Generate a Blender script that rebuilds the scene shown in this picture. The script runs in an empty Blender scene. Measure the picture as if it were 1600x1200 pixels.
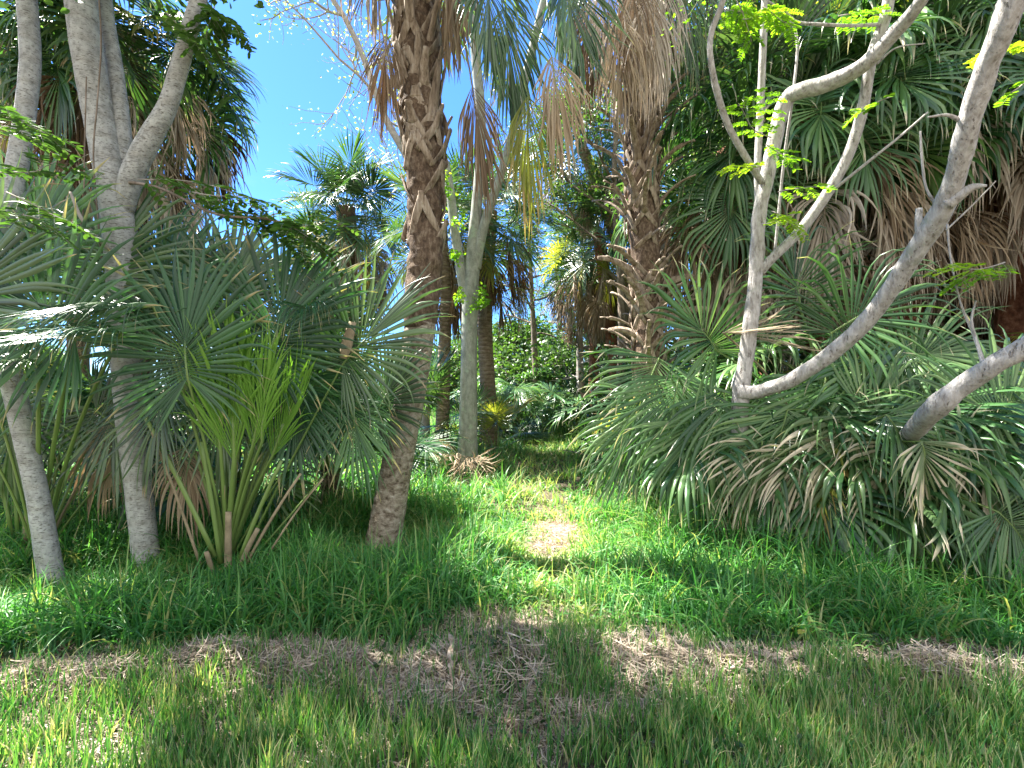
import bpy, math, random
import numpy as np
from math import radians as R, pi, sin, cos, tan
SC = bpy.context.scene
COL = SC.collection
rng = np.random.default_rng(7)
random.seed(7)

# ------------------------------------------------------------------ camera, sky, sun
FPX = 760.0; CAMZ = 1.6; HOR = 600.0
cd = bpy.data.cameras.new("camera"); cam = bpy.data.objects.new("camera", cd); COL.objects.link(cam)
cd.sensor_width = 36.0; cd.lens = 36.0*FPX/1600.0; cd.clip_start = 0.05; cd.clip_end = 2000
cam.location = (0, 0, CAMZ); cam.rotation_euler = (R(90), 0, 0)
SC.camera = cam
SUN = np.array([-0.56, 0.30, 1.0]); SUN /= np.linalg.norm(SUN)
w = bpy.data.worlds.new("World"); SC.world = w; w.use_nodes = True
nt = w.node_tree; bg = nt.nodes["Background"]
sky = nt.nodes.new("ShaderNodeTexSky"); sky.sky_type = 'NISHITA'; sky.sun_disc = False
sky.sun_elevation = math.asin(SUN[2]); sky.sun_rotation = math.atan2(SUN[0], SUN[1])
sky.air_density = 1.0; sky.dust_density = 0.4; sky.ozone_density = 2.5
# thin white clouds low in the sky
tc = nt.nodes.new("ShaderNodeTexCoord"); mp = nt.nodes.new("ShaderNodeMapping"); mp.inputs['Scale'].default_value = (1.6, 1.6, 4.0)
mp.inputs['Location'].default_value = (0.3, 0.1, 0.0)
nz = nt.nodes.new("ShaderNodeTexNoise"); nz.inputs['Scale'].default_value = 1.7; nz.inputs['Detail'].default_value = 7; nz.inputs['Roughness'].default_value = 0.55
rp = nt.nodes.new("ShaderNodeValToRGB"); rp.color_ramp.elements[0].position = 0.56; rp.color_ramp.elements[1].position = 0.85
sx = nt.nodes.new("ShaderNodeSeparateXYZ"); hz = nt.nodes.new("ShaderNodeMapRange")
hz.inputs['From Min'].default_value = 0.45; hz.inputs['From Max'].default_value = 0.05; hz.clamp = True
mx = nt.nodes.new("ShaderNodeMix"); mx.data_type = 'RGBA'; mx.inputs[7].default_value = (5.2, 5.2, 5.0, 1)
ml = nt.nodes.new("ShaderNodeMath"); ml.operation = 'MULTIPLY_ADD'; ml.inputs[2].default_value = 0.0
nt.links.new(tc.outputs['Generated'], mp.inputs[0]); nt.links.new(mp.outputs[0], nz.inputs['Vector']); nt.links.new(nz.outputs[0], rp.inputs[0])
nt.links.new(tc.outputs['Generated'], sx.inputs[0]); nt.links.new(sx.outputs[2], hz.inputs[0])
nt.links.new(rp.outputs[0], ml.inputs[0]); nt.links.new(hz.outputs[0], ml.inputs[1])
# unseen bright broken cloud, added behind the photographer as neutral fill light
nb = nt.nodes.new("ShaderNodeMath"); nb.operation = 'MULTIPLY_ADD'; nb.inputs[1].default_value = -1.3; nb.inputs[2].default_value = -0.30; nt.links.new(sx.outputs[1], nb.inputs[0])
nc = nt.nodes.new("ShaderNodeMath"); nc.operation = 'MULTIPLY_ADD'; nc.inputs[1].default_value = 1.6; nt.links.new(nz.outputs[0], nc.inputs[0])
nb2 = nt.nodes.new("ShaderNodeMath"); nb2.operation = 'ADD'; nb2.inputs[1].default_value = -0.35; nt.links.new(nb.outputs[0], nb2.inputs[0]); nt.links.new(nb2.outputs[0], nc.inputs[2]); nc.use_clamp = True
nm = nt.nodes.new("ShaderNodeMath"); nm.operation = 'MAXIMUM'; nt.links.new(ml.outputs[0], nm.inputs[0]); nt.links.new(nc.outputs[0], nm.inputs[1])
tn = nt.nodes.new('ShaderNodeMix'); tn.data_type = 'RGBA'; tn.blend_type = 'MULTIPLY'; tn.inputs[0].default_value = 1.0; tn.inputs[7].default_value = (.34, .62, 1.08, 1)
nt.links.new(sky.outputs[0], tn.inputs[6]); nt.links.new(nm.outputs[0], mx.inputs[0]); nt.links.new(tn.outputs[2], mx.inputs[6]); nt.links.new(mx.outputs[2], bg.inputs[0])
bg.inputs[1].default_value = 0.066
sd = bpy.data.lights.new("sun", 'SUN'); so = bpy.data.objects.new("sun", sd); COL.objects.link(so)
sd.energy = 5.0; sd.use_shadow = True; sd.angle = R(0.53); sd.color = (1.0, 0.95, 0.86)
import mathutils
so.rotation_euler = mathutils.Vector(-SUN).to_track_quat('-Z', 'Y').to_euler(); so.location = (-8, 8, 20)
SC.view_settings.view_transform = 'Standard'; SC.view_settings.look = 'None'; SC.view_settings.gamma = 1.0
SC.view_settings.exposure = 2.58
SC.render.engine = 'CYCLES'
SC.cycles.max_bounces = 8; SC.cycles.transparent_max_bounces = 4; SC.cycles.transmission_bounces = 5; SC.cycles.diffuse_bounces = 5; SC.cycles.glossy_bounces = 2

# ------------------------------------------------------------------ helpers
def P(px, py, Y):
    return np.array([(px-800.0)/FPX*Y, Y, CAMZ-(py-HOR)/FPX*Y])
def nrm(v):
    v = np.asarray(v, float); return v/np.maximum(np.linalg.norm(v, axis=-1, keepdims=True), 1e-9)
def hsh(ix, iy, s):
    n = (ix*374761393 + iy*668265263 + s*1442695041) & 0x7fffffff
    n = ((n ^ (n >> 13))*1274126177) & 0x7fffffff
    return ((n ^ (n >> 16)) & 0xffff)/65535.0
def vnoise(x, y, s=0):
    x = np.asarray(x, float); y = np.asarray(y, float)
    ix = np.floor(x).astype(np.int64); iy = np.floor(y).astype(np.int64); fx = x-ix; fy = y-iy
    fx = fx*fx*(3-2*fx); fy = fy*fy*(3-2*fy)
    a = hsh(ix, iy, s); b = hsh(ix+1, iy, s); c = hsh(ix, iy+1, s); d = hsh(ix+1, iy+1, s)
    return (a*(1-fx)+b*fx)*(1-fy)+(c*(1-fx)+d*fx)*fy
def fbm(x, y, s=0):
    return (vnoise(x, y, s)*.55+vnoise(x*2.1, y*2.1, s+1)*.3+vnoise(x*4.3, y*4.3, s+2)*.15)

class MB:
    """collects grids and tubes; build() links them as ONE mesh object"""
    def __init__(s): s.V = []; s.F = []; s.T = []; s.Rn = []; s.MI = []; s.n = 0
    def add(s, V, F, t=None, r=None, mi=0):
        V = np.asarray(V, float).reshape(-1, 3); F = np.asarray(F, np.int64).reshape(-1, 4)
        s.V.append(V); s.F.append(F+s.n); m = len(V)
        s.T.append(np.zeros(m) if t is None else np.broadcast_to(t, m)); s.Rn.append(np.full(m, .5) if r is None else np.broadcast_to(r, m))
        s.MI.append(np.full(len(F), mi)); s.n += m
        return s
    def ribbons(s, C, S, up=None, t=None, r=None, mi=0):
        """C (N,K,3) centre lines, S (N,K,3) half-width vectors, up = centre-fold offset or None"""
        N, K = C.shape[:2]
        cols = [C-S, C+S] if up is None else [C-S, C+up, C+S]
        W = len(cols); V = np.stack(cols, 2).reshape(-1, 3)
        idx = np.arange(N*K*W).reshape(N, K, W)
        F = np.stack([idx[:, :-1, :-1], idx[:, :-1, 1:], idx[:, 1:, 1:], idx[:, 1:, :-1]], -1).reshape(-1, 4)
        if t is None: t = np.linspace(0, 1, K)[None, :]
        t = np.repeat(np.broadcast_to(t, (N, K))[:, :, None], W, 2).ravel()
        if r is None: r = np.full(N, .5)
        r = np.repeat(np.broadcast_to(np.asarray(r)[:, None], (N, K))[:, :, None], W, 2).ravel()
        return s.add(V, F, t, r, mi)
    def tube(s, pts, ra, rb=None, sides=8, ref=(0, 0, 1), rough=0., seed=0, mi=0, cap=True, r=.5, freq=9.):
        pts = np.asarray(pts, float); n = len(pts); ra = np.broadcast_to(ra, n).astype(float); rb = ra if rb is None else np.broadcast_to(rb, n).astype(float)
        T = nrm(np.gradient(pts, axis=0)); ref = np.asarray(ref, float)
        if abs(T[0]@nrm(ref)) > .95: ref = np.array([0.3, 1, 0.1])
        side = nrm(np.cross(T, ref)); nn = np.cross(side, T)
        a = np.arange(sides)/sides*2*pi
        f = np.ones((n, sides))
        if rough:
            L = np.concatenate([[0], np.cumsum(np.linalg.norm(np.diff(pts, axis=0), axis=1))])
            f += rough*(fbm(L[:, None]*freq+40+0*a[None], (a/(2*pi)*5)[None]+0*L[:, None], seed)-.5)*2
            f[:, -1] = (f[:, -1]+f[:, 0])/2
        V = pts[:, None]+(ra[:, None]*np.cos(a)*f)[..., None]*side[:, None]+(rb[:, None]*np.sin(a)*f)[..., None]*nn[:, None]
        idx = np.arange(n*sides).reshape(n, sides); nx = np.roll(idx, -1, 1)
        F = np.stack([idx[:-1], nx[:-1], nx[1:], idx[1:]], -1).reshape(-1, 4)
        V = V.reshape(-1, 3); t = np.repeat(np.linspace(0, 1, n), sides)
        if cap:
            V = np.concatenate([V, pts[:1], pts[-1:]]); c0, c1 = n*sides, n*sides+1; h = np.arange(0, sides, 2)
            F = np.concatenate([F, np.stack([np.full(len(h), c0), (h+2) % sides, (h+1) % sides, h], -1),
                                np.stack([np.full(len(h), c1), idx[-1][h], idx[-1][(h+1) % sides], idx[-1][(h+2) % sides]], -1)])
            t = np.concatenate([t, [0, 1]])
        return s.add(V, F, t, r, mi)
    def mesh(s, name, mats, smooth=True, origin=None):
        V = np.concatenate(s.V); F = np.concatenate(s.F)
        if origin is not None: V = V-np.asarray(origin)
        me = bpy.data.meshes.new(name); me.vertices.add(len(V)); me.vertices.foreach_set('co', V.ravel().astype(np.float32))
        me.loops.add(len(F)*4); me.polygons.add(len(F))
        me.loops.foreach_set('vertex_index', F.ravel().astype(np.int32))
        me.polygons.foreach_set('loop_start', np.arange(0, len(F)*4, 4, dtype=np.int32))
        try: me.polygons.foreach_set('loop_total', np.full(len(F), 4, dtype=np.int32))
        except Exception: pass
        me.polygons.foreach_set('material_index', np.concatenate(s.MI).astype(np.int32))
        me.polygons.foreach_set('use_smooth', np.full(len(F), smooth))
        for nm, dat in (('tt', s.T), ('rr', s.Rn)):
            at = me.attributes.new(nm, 'FLOAT', 'POINT'); at.data.foreach_set('value', np.concatenate(dat).astype(np.float32))
        for m in (mats if isinstance(mats, (list, tuple)) else [mats]): me.materials.append(m)
        me.update(calc_edges=True)
        return me
    def build(s, name, mats, parent=None, smooth=True, loc=None):
        """vertices are in world space; the object's origin goes to loc (or the parent's place)"""
        o0 = np.array(parent['_o']) if parent is not None else (np.zeros(3) if loc is None else np.asarray(loc, float))
        me = s.mesh(name, mats, smooth, o0)
        o = bpy.data.objects.new(name, me); COL.objects.link(o)
        if parent is not None: o.parent = parent; o['_o'] = list(map(float, o0))
        else: o.location = o0; o['_o'] = list(map(float, o0))
        return o
def tag(o, label, cat, group=None, kind=None):
    if label: o['label'] = label
    if cat: o['category'] = cat
    if group: o['group'] = group
    if kind: o['kind'] = kind
    return o
def thing(name, label, cat, loc, group=None):
    o = bpy.data.objects.new(name, None); COL.objects.link(o); o.location = loc; o['_o'] = list(map(float, loc)); o.empty_display_size = .2
    return tag(o, label, cat, group)
def catmull(pts, n=8):
    pts = np.asarray(pts, float); out = []
    p = np.vstack([2*pts[0]-pts[1], pts, 2*pts[-1]-pts[-2]])
    for i in range(1, len(p)-2):
        for u in np.arange(n)/n:
            out.append(.5*((2*p[i])+(-p[i-1]+p[i+1])*u+(2*p[i-1]-5*p[i]+4*p[i+1]-p[i+2])*u*u+(-p[i-1]+3*p[i]-3*p[i+1]+p[i+2])*u**3))
    out.append(p[-2]); return np.array(out)

# ------------------------------------------------------------------ materials
def new_mat(name):
    m = bpy.data.materials.new(name); m.use_nodes = True; nt = m.node_tree; return m, nt, nt.nodes['Principled BSDF'], nt.nodes['Material Output']
def N(nt, typ, **kw):
    n = nt.nodes.new(typ)
    for k, v in kw.items():
        if k in ('ins',):
            for a, b in v.items(): n.inputs[a].default_value = b
        else: setattr(n, k, v)
    return n
def ramp(nt, src, stops):
    r = nt.nodes.new('ShaderNodeValToRGB'); e = r.color_ramp.elements
    while len(e) < len(stops): e.new(.5)
    for el, (p, c) in zip(e, stops): el.position = p; el.color = (*c, 1)
    nt.links.new(src, r.inputs[0]); return r.outputs[0]
def mix(nt, fac, a, b, mode='MIX'):
    m = nt.nodes.new('ShaderNodeMix'); m.data_type = 'RGBA'; m.blend_type = mode
    for i, v in ((0, fac), (6, a), (7, b)):
        if isinstance(v, (int, float)): m.inputs[i].default_value = v
        elif isinstance(v, tuple): m.inputs[i].default_value = (*v, 1)
        else: nt.links.new(v, m.inputs[i])
    return m.outputs[2]
def mth(nt, op, a, b=0., c=None):
    m = nt.nodes.new('ShaderNodeMath'); m.operation = op
    for i, v in enumerate((a, b) if c is None else (a, b, c)):
        if isinstance(v, (int, float)): m.inputs[i].default_value = v
        else: nt.links.new(v, m.inputs[i])
    return m.outputs[0]
def attr(nt, n):
    a = nt.nodes.new('ShaderNodeAttribute'); a.attribute_name = n; return a.outputs['Fac']
def leafmat(name, cols, tip=None, tipamt=.0, trans=.35, rough=.42, spec=.45, transcol=None, tipstart=.7, objvar=.5):
    """cols: list of colours chosen by leaflet and leaf variation; tip: dried tip colour"""
    m, nt, b, out = new_mat(name)
    r = attr(nt, 'rr'); t = attr(nt, 'tt')
    oi = nt.nodes.new('ShaderNodeObjectInfo')
    v = mth(nt, 'ADD', mth(nt, 'MULTIPLY', r, 1-objvar), mth(nt, 'MULTIPLY', oi.outputs['Random'], objvar))
    n = len(cols); c = ramp(nt, v, [(.12+.76*i/(n-1), cc) for i, cc in enumerate(cols)])
    if tip:
        mr = N(nt, 'ShaderNodeMapRange', clamp=True); nt.links.new(t, mr.inputs[0])
        st = mth(nt, 'SUBTRACT', 1.02, mth(nt, 'MULTIPLY', mth(nt, 'FRACT', mth(nt, 'ADD', mth(nt, 'MULTIPLY', r, 7.3), oi.outputs['Random'])), (1-tipstart)*2*tipamt+.001))
        nt.links.new(st, mr.inputs['From Min']); nt.links.new(mth(nt, 'ADD', st, .1), mr.inputs['From Max'])
        c = mix(nt, mr.outputs[0], c, tip)
    nt.links.new(c, b.inputs['Base Color']); b.inputs['Roughness'].default_value = rough; b.inputs['Specular IOR Level'].default_value = spec
    tr = nt.nodes.new('ShaderNodeBsdfTranslucent')
    tcol = mix(nt, 1.0, c, transcol or (1.6, 1.75, .7), 'MULTIPLY'); nt.links.new(tcol, tr.inputs[0])
    ms = nt.nodes.new('ShaderNodeMixShader'); ms.inputs[0].default_value = trans
    nt.links.new(b.outputs[0], ms.inputs[1]); nt.links.new(tr.outputs[0], ms.inputs[2]); nt.links.new(ms.outputs[0], out.inputs[0])
    return m
def barkmat(name, stops, scale=(6, 6, 6), det=8, bump=.5, dist=.02, spots=None, rings=0, rough=.85, grain=None, patches=None, ringcol=(.55, .5, .45)):
    m, nt, b, out = new_mat(name)
    tc = nt.nodes.new('ShaderNodeTexCoord'); mp = nt.nodes.new('ShaderNodeMapping'); mp.inputs['Scale'].default_value = scale
    nt.links.new(tc.outputs['Object'], mp.inputs[0])
    n1 = N(nt, 'ShaderNodeTexNoise', ins={'Scale': 1., 'Detail': det, 'Roughness': .65}); nt.links.new(mp.outputs[0], n1.inputs['Vector'])
    c = ramp(nt, n1.outputs[0], stops); h = n1.outputs[0]
    if patches:
        n3 = N(nt, 'ShaderNodeTexNoise', ins={'Scale': patches[1], 'Detail': 6., 'Roughness': .6}); nt.links.new(tc.outputs['Object'], n3.inputs['Vector'])
        f = ramp(nt, n3.outputs[0], [(patches[2], (0, 0, 0)), (patches[2]+.09, (1, 1, 1))]); c = mix(nt, f, c, patches[0])
    if spots:
        mp2 = nt.nodes.new('ShaderNodeMapping'); mp2.inputs['Scale'].default_value = spots[1]; nt.links.new(tc.outputs['Object'], mp2.inputs[0])
        n2 = N(nt, 'ShaderNodeTexNoise', ins={'Scale': 1., 'Detail': 3., 'Roughness': .6}); nt.links.new(mp2.outputs[0], n2.inputs['Vector'])
        f = ramp(nt, n2.outputs[0], [(spots[2], (0, 0, 0)), (spots[2]+.06, (1, 1, 1))]); c = mix(nt, mth(nt, 'MULTIPLY', f, .75), c, spots[0]); h = mth(nt, 'SUBTRACT', h, mth(nt, 'MULTIPLY', f, .6))
    if rings:
        wv = N(nt, 'ShaderNodeTexWave', wave_type='BANDS', bands_direction='Z', ins={'Scale': rings, 'Distortion': 2.2, 'Detail': 3., 'Detail Scale': 1.5}); nt.links.new(tc.outputs['Object'], wv.inputs['Vector'])
        f = ramp(nt, wv.outputs[0], [(0., (1, 1, 1)), (.3, (0, 0, 0))]); c = mix(nt, mth(nt, 'MULTIPLY', f, .5), c, mix(nt, 1., c, ringcol, 'MULTIPLY')); h = mth(nt, 'ADD', h, mth(nt, 'MULTIPLY', wv.outputs[0], .5))
    nt.links.new(c, b.inputs['Base Color']); b.inputs['Roughness'].default_value = rough; b.inputs['Specular IOR Level'].default_value = .2
    bp = nt.nodes.new('ShaderNodeBump'); bp.inputs['Strength'].default_value = bump; bp.inputs['Distance'].default_value = dist
    nt.links.new(h, bp.inputs['Height']); nt.links.new(bp.outputs[0], b.inputs['Normal'])
    return m
TAN = (.42, .33, .22)
M = {}
M['fan'] = leafmat('fan_leaf_green', [(.014, .045, .018), (.05, .115, .038), (.14, .215, .085)], tip=(.30, .22, .12), tipamt=.35, trans=.28, rough=.33, spec=.8, objvar=.4)
M['fanblue'] = leafmat('fan_leaf_bluegreen', [(.016, .06, .026), (.042, .132, .05), (.095, .21, .072)], tip=(.38, .32, .16), tipamt=.5, trans=.33, rough=.38, spec=.6, objvar=.4)
M['fanyoung'] = leafmat('fan_leaf_young', [(.14, .30, .045), (.20, .37, .06)], tip=(.3, .3, .1), tipamt=.2, trans=.4, rough=.4)
M['fanyellow'] = leafmat('fan_leaf_yellowing', [(.14, .19, .03), (.26, .25, .05), (.19, .22, .04)], tip=(.4, .28, .12), tipamt=.8, trans=.4, rough=.45)
M['fanweep'] = leafmat('fan_leaf_weeping', [(.018, .065, .02), (.062, .15, .046), (.165, .265, .10)], tip=(.50, .44, .32), tipamt=.5, trans=.3, rough=.3, spec=.6, tipstart=.75, objvar=.35)
M['fanskirt'] = leafmat('fan_leaf_bleaching', [(.06, .12, .045), (.11, .18, .07), (.17, .21, .10)], tip=(.56, .49, .38), tipamt=1.4, trans=.3, rough=.4, spec=.5, tipstart=.6)
M['dead'] = leafmat('dead_leaf_brown', [(.09, .055, .03), (.18, .125, .075), (.32, .255, .175)], trans=.15, rough=.6, spec=.3, transcol=(1.5, 1., .6))
M['deadgrey'] = leafmat('dead_leaf_bleached', [(.24, .19, .14), (.42, .36, .29), (.56, .50, .43)], trans=.15, rough=.6, spec=.3, transcol=(1.2, 1., .8))
M['deadpink'] = leafmat('dead_leaf_tan', [(.28, .21, .135), (.40, .32, .215)], trans=.15, rough=.6, spec=.3, transcol=(1.3, 1., .7))
M['petiole'] = leafmat('petiole_green', [(.12, .2, .05), (.17, .24, .07)], trans=.02, rough=.4)
M['petioledead'] = barkmat('petiole_dry', [(.3, (.15, .12, .075)), (.7, (.38, .31, .205))], scale=(9, 9, 9), bump=.3)
M['boot'] = barkmat('leaf_base_wood', [(.3, (.07, .05, .035)), (.46, (.22, .17, .125)), (.6, (.34, .28, .22)), (.75, (.46, .41, .35))], scale=(26, 26, 5), det=9, bump=.9, dist=.012, spots=((.12, .07, .04), (60, 60, 9), .62))
M['fibre'] = barkmat('palm_fibre', [(.3, (.035, .025, .018)), (.5, (.125, .085, .058)), (.75, (.30, .235, .17))], scale=(26, 26, 14), det=8, bump=1., dist=.04)
M['fibrered'] = barkmat('palm_fibre_red', [(.3, (.07, .03, .02)), (.5, (.2, .085, .05)), (.75, (.36, .2, .13))], scale=(18, 18, 12), det=8, bump=1., dist=.04)
M['palmbark'] = barkmat('palm_bark', [(.32, (.07, .05, .035)), (.45, (.22, .18, .135)), (.58, (.36, .31, .25)), (.75, (.52, .48, .42))], scale=(17, 17, 24), det=9, bump=.9, dist=.035, rings=0, patches=((.16, .15, .07), 1.3, .62))
M['palmbarkring'] = barkmat('palm_bark_ringed', [(.3, (.12, .085, .06)), (.5, (.25, .19, .14)), (.7, (.36, .29, .23))], scale=(10, 10, 20), det=8, bump=.8, dist=.03, rings=3.3)
M['greybark'] = barkmat('grey_bark', [(.3, (.23, .235, .225)), (.5, (.37, .375, .365)), (.68, (.47, .475, .465))], scale=(20, 20, 15), det=10, bump=.6, dist=.014, spots=((.09, .075, .06), (30, 30, 150), .57), patches=((.46, .475, .455), 4., .56), rings=1.6, ringcol=(.8, .77, .72))
M['palebark'] = barkmat('pale_lichen_bark', [(.3, (.17, .175, .155)), (.5, (.30, .31, .28)), (.7, (.42, .42, .39))], scale=(14, 14, 6), det=9, bump=.45, dist=.015, spots=((.2, .19, .16), (30, 30, 90), .6), patches=((.34, .40, .32), 6., .56))
M['barewood'] = barkmat('weathered_branch_bark', [(.3, (.19, .17, .15)), (.44, (.34, .32, .30)), (.6, (.46, .44, .42)), (.8, (.56, .54, .52))], scale=(30, 30, 12), det=10, bump=1., dist=.02, spots=((.20, .17, .145), (50, 50, 9), .63), patches=((.30, .31, .26), 7., .6))
M['brownbark'] = barkmat('brown_bark', [(.3, (.10, .075, .055)), (.5, (.2, .16, .125)), (.7, (.34, .29, .25))], scale=(18, 18, 6), det=8, bump=.8, dist=.02)
M['twig'] = barkmat('twig_bark', [(.3, (.22, .19, .16)), (.7, (.42, .39, .35))], scale=(12, 12, 12), bump=.3)
M['leaf'] = leafmat('broadleaf', [(.035, .085, .02), (.06, .13, .03), (.10, .18, .04)], trans=.35, rough=.45, objvar=.3)
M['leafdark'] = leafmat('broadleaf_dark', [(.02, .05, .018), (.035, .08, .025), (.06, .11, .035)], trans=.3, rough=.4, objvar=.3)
M['leafpale'] = leafmat('broadleaf_pale', [(.16, .22, .05), (.28, .33, .10), (.4, .40, .22)], trans=.45, rough=.5, objvar=.2)
M['leafbright'] = leafmat('leaflets_bright', [(.12, .26, .02), (.19, .34, .025), (.33, .38, .03)], trans=.5, rough=.45, objvar=.55)
M['grass'] = leafmat('grass_blade', [(.04, .155, .045), (.075, .235, .06), (.13, .31, .075), (.36, .38, .17)], tip=(.3, .33, .1), tipamt=.12, trans=.42, rough=.45, spec=.45, objvar=0.)
M['lawn'] = leafmat('mown_grass_blade', [(.035, .125, .035), (.065, .195, .05), (.13, .27, .065), (.42, .38, .22)], tip=(.38, .34, .18), tipamt=.5, trans=.35, rough=.5, objvar=0.)
M['straw'] = leafmat('straw', [(.18, .14, .10), (.38, .315, .24), (.58, .49, .385)], trans=.1, rough=.75, spec=.2, objvar=0., transcol=(1., .9, .7))
m, nt, b, out = new_mat('soil'); M['soil'] = m
tc = nt.nodes.new('ShaderNodeTexCoord')
n1 = N(nt, 'ShaderNodeTexNoise', ins={'Scale': 2.2, 'Detail': 10., 'Roughness': .7}); nt.links.new(tc.outputs['Object'], n1.inputs['Vector'])
n2 = N(nt, 'ShaderNodeTexNoise', ins={'Scale': 45., 'Detail': 6., 'Roughness': .7}); nt.links.new(tc.outputs['Object'], n2.inputs['Vector'])
c = ramp(nt, n1.outputs[0], [(.3, (.05, .042, .03)), (.5, (.085, .075, .045)), (.7, (.13, .10, .07))])
c = mix(nt, .5, c, ramp(nt, n2.outputs[0], [(.35, (.04, .032, .024)), (.65, (.2, .16, .12))]))
vd = N(nt, 'ShaderNodeVectorMath', operation='DISTANCE'); mpp = nt.nodes.new('ShaderNodeMapping'); mpp.inputs['Scale'].default_value = (1.5, 1., 1.)
nt.links.new(tc.outputs['Object'], mpp.inputs[0]); nt.links.new(mpp.outputs[0], vd.inputs[0]); vd.inputs[1].default_value = (.52*1.5, 5.45, 0)
dd = mth(nt, 'ADD', vd.outputs['Value'], mth(nt, 'MULTIPLY', n1.outputs[0], .8))
f = ramp(nt, mth(nt, 'MULTIPLY', dd, .5), [(.33, (1, 1, 1)), (.66, (0, 0, 0))])
c = mix(nt, f, c, ramp(nt, n2.outputs[0], [(.3, (.17, .10, .07)), (.7, (.34, .235, .175))]))
nt.links.new(c, b.inputs['Base Color']); b.inputs['Roughness'].default_value = .95; b.inputs['Specular IOR Level'].default_value = .1
bp = nt.nodes.new('ShaderNodeBump'); bp.inputs['Strength'].default_value = .8; bp.inputs['Distance'].default_value = .03; nt.links.new(n2.outputs[0], bp.inputs['Height']); nt.links.new(bp.outputs[0], b.inputs['Normal'])
m, nt, b, out = new_mat('pale_gravel'); M['gravel'] = m
tc = nt.nodes.new('ShaderNodeTexCoord'); n1 = N(nt, 'ShaderNodeTexNoise', ins={'Scale': 12., 'Detail': 8.}); nt.links.new(tc.outputs['Object'], n1.inputs['Vector'])
nt.links.new(ramp(nt, n1.outputs[0], [(.3, (.36, .32, .28)), (.7, (.52, .47, .42))]), b.inputs['Base Color']); b.inputs['Roughness'].default_value = .95

def leaf_cloud(mb, r, C, size, mi=0, ang=None):
    n = len(C); d = nrm(r.normal(0, 1, (n, 3))*[1, 1, .6]+[0, 0, -.15]); s = nrm(np.cross(d, r.normal(0, 1, (n, 3)))); L = size*r.uniform(.6, 1.25, n)
    t = np.array([0, .35, .7, 1.]); wv = np.array([.08, .5, .42, .03])*.62
    up = np.cross(s, d)
    Cc = C[:, None]+d[:, None]*(t[None, :, None]*L[:, None, None])-up[:, None]*((t**2)[None, :, None]*.25*L[:, None, None])
    S = s[:, None]*(wv[None]*L[:, None])[..., None]
    mb.ribbons(Cc, S, r=r.uniform(0, 1, n), mi=mi)
# ------------------------------------------------------------------ ground
UX = np.array([0, 100, 200, 300, 400, 560, 640, 700, 800, 900, 1000, 1100, 1200, 1300, 1380, 1480, 1600])
UP = np.array([1030, 1035, 1020, 1005, 985, 985, 985, 945, 935, 960, 965, 985, 985, 1015, 1050, 1040, 1040])+22
LO = np.array([1080, 1075, 1065, 1060, 1055, 1065, 1110, 1120, 1110, 1085, 1060, 1060, 1060, 1060, 1062, 1072, 1085])+28
def y_edge(x, y, arr, off=0):
    u = np.clip(np.asarray(x)/np.maximum(y, .1)*FPX+800, 0, 1600)
    return CAMZ*FPX/(np.interp(u, UX, arr)-600)+off
def gz(x, y):
    x = np.asarray(x, float); y = np.asarray(y, float)
    h = (fbm(x*.5+3, y*.5, 5)-.5)*.12+(fbm(x*2.1, y*2.1, 9)-.5)*.05
    e = (y_edge(x, y, UP)+y_edge(x, y, LO))/2
    h = h+np.where(y < 5, .05*np.exp(-((y-e)/.22)**2), 0)
    return h*np.clip((40-y)/20, 0, 1)
def grid_axis(a, b, d, far, k):
    c = list(np.arange(a, b+d/2, d)); s = d; p = c[-1]
    while p < far: s *= k; p += s; c.append(p)
    s = d; q = [];  p = c[0]
    while p > -far: s *= k; p -= s; q.append(p)
    return np.array(q[::-1]+c)
gx = grid_axis(-8, 8, .08, 400, 1.25); gy = grid_axis(1.2, 16, .08, 400, 1.25)
X, Y = np.meshgrid(gx, gy); Z = gz(X, Y)
idx = np.arange(X.size).reshape(X.shape)
g = MB(); g.add(np.stack([X, Y, Z], -1), np.stack([idx[:-1, :-1], idx[:-1, 1:], idx[1:, 1:], idx[1:, :-1]], -1))
tag(g.build('ground', M['soil']), 'dark soil ground under the grass with a bare sandy patch', None, kind='structure')

# pale gravel road far to the left, beyond the palms
rd = MB(); xs = np.linspace(-60, -9, 40); a = np.stack([xs, 19+.02*xs**1*0, gz(xs, 19+0*xs)+.03], -1); bq = np.stack([xs, 24+0*xs, gz(xs, 24+0*xs)+.03], -1)
V = np.concatenate([a, bq]); i = np.arange(39); rd.add(V, np.stack([i, i+1, i+41, i+40], -1))
tag(rd.build('road', M['gravel']), 'pale sunlit gravel track beyond the palms', None, kind='structure')

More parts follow.
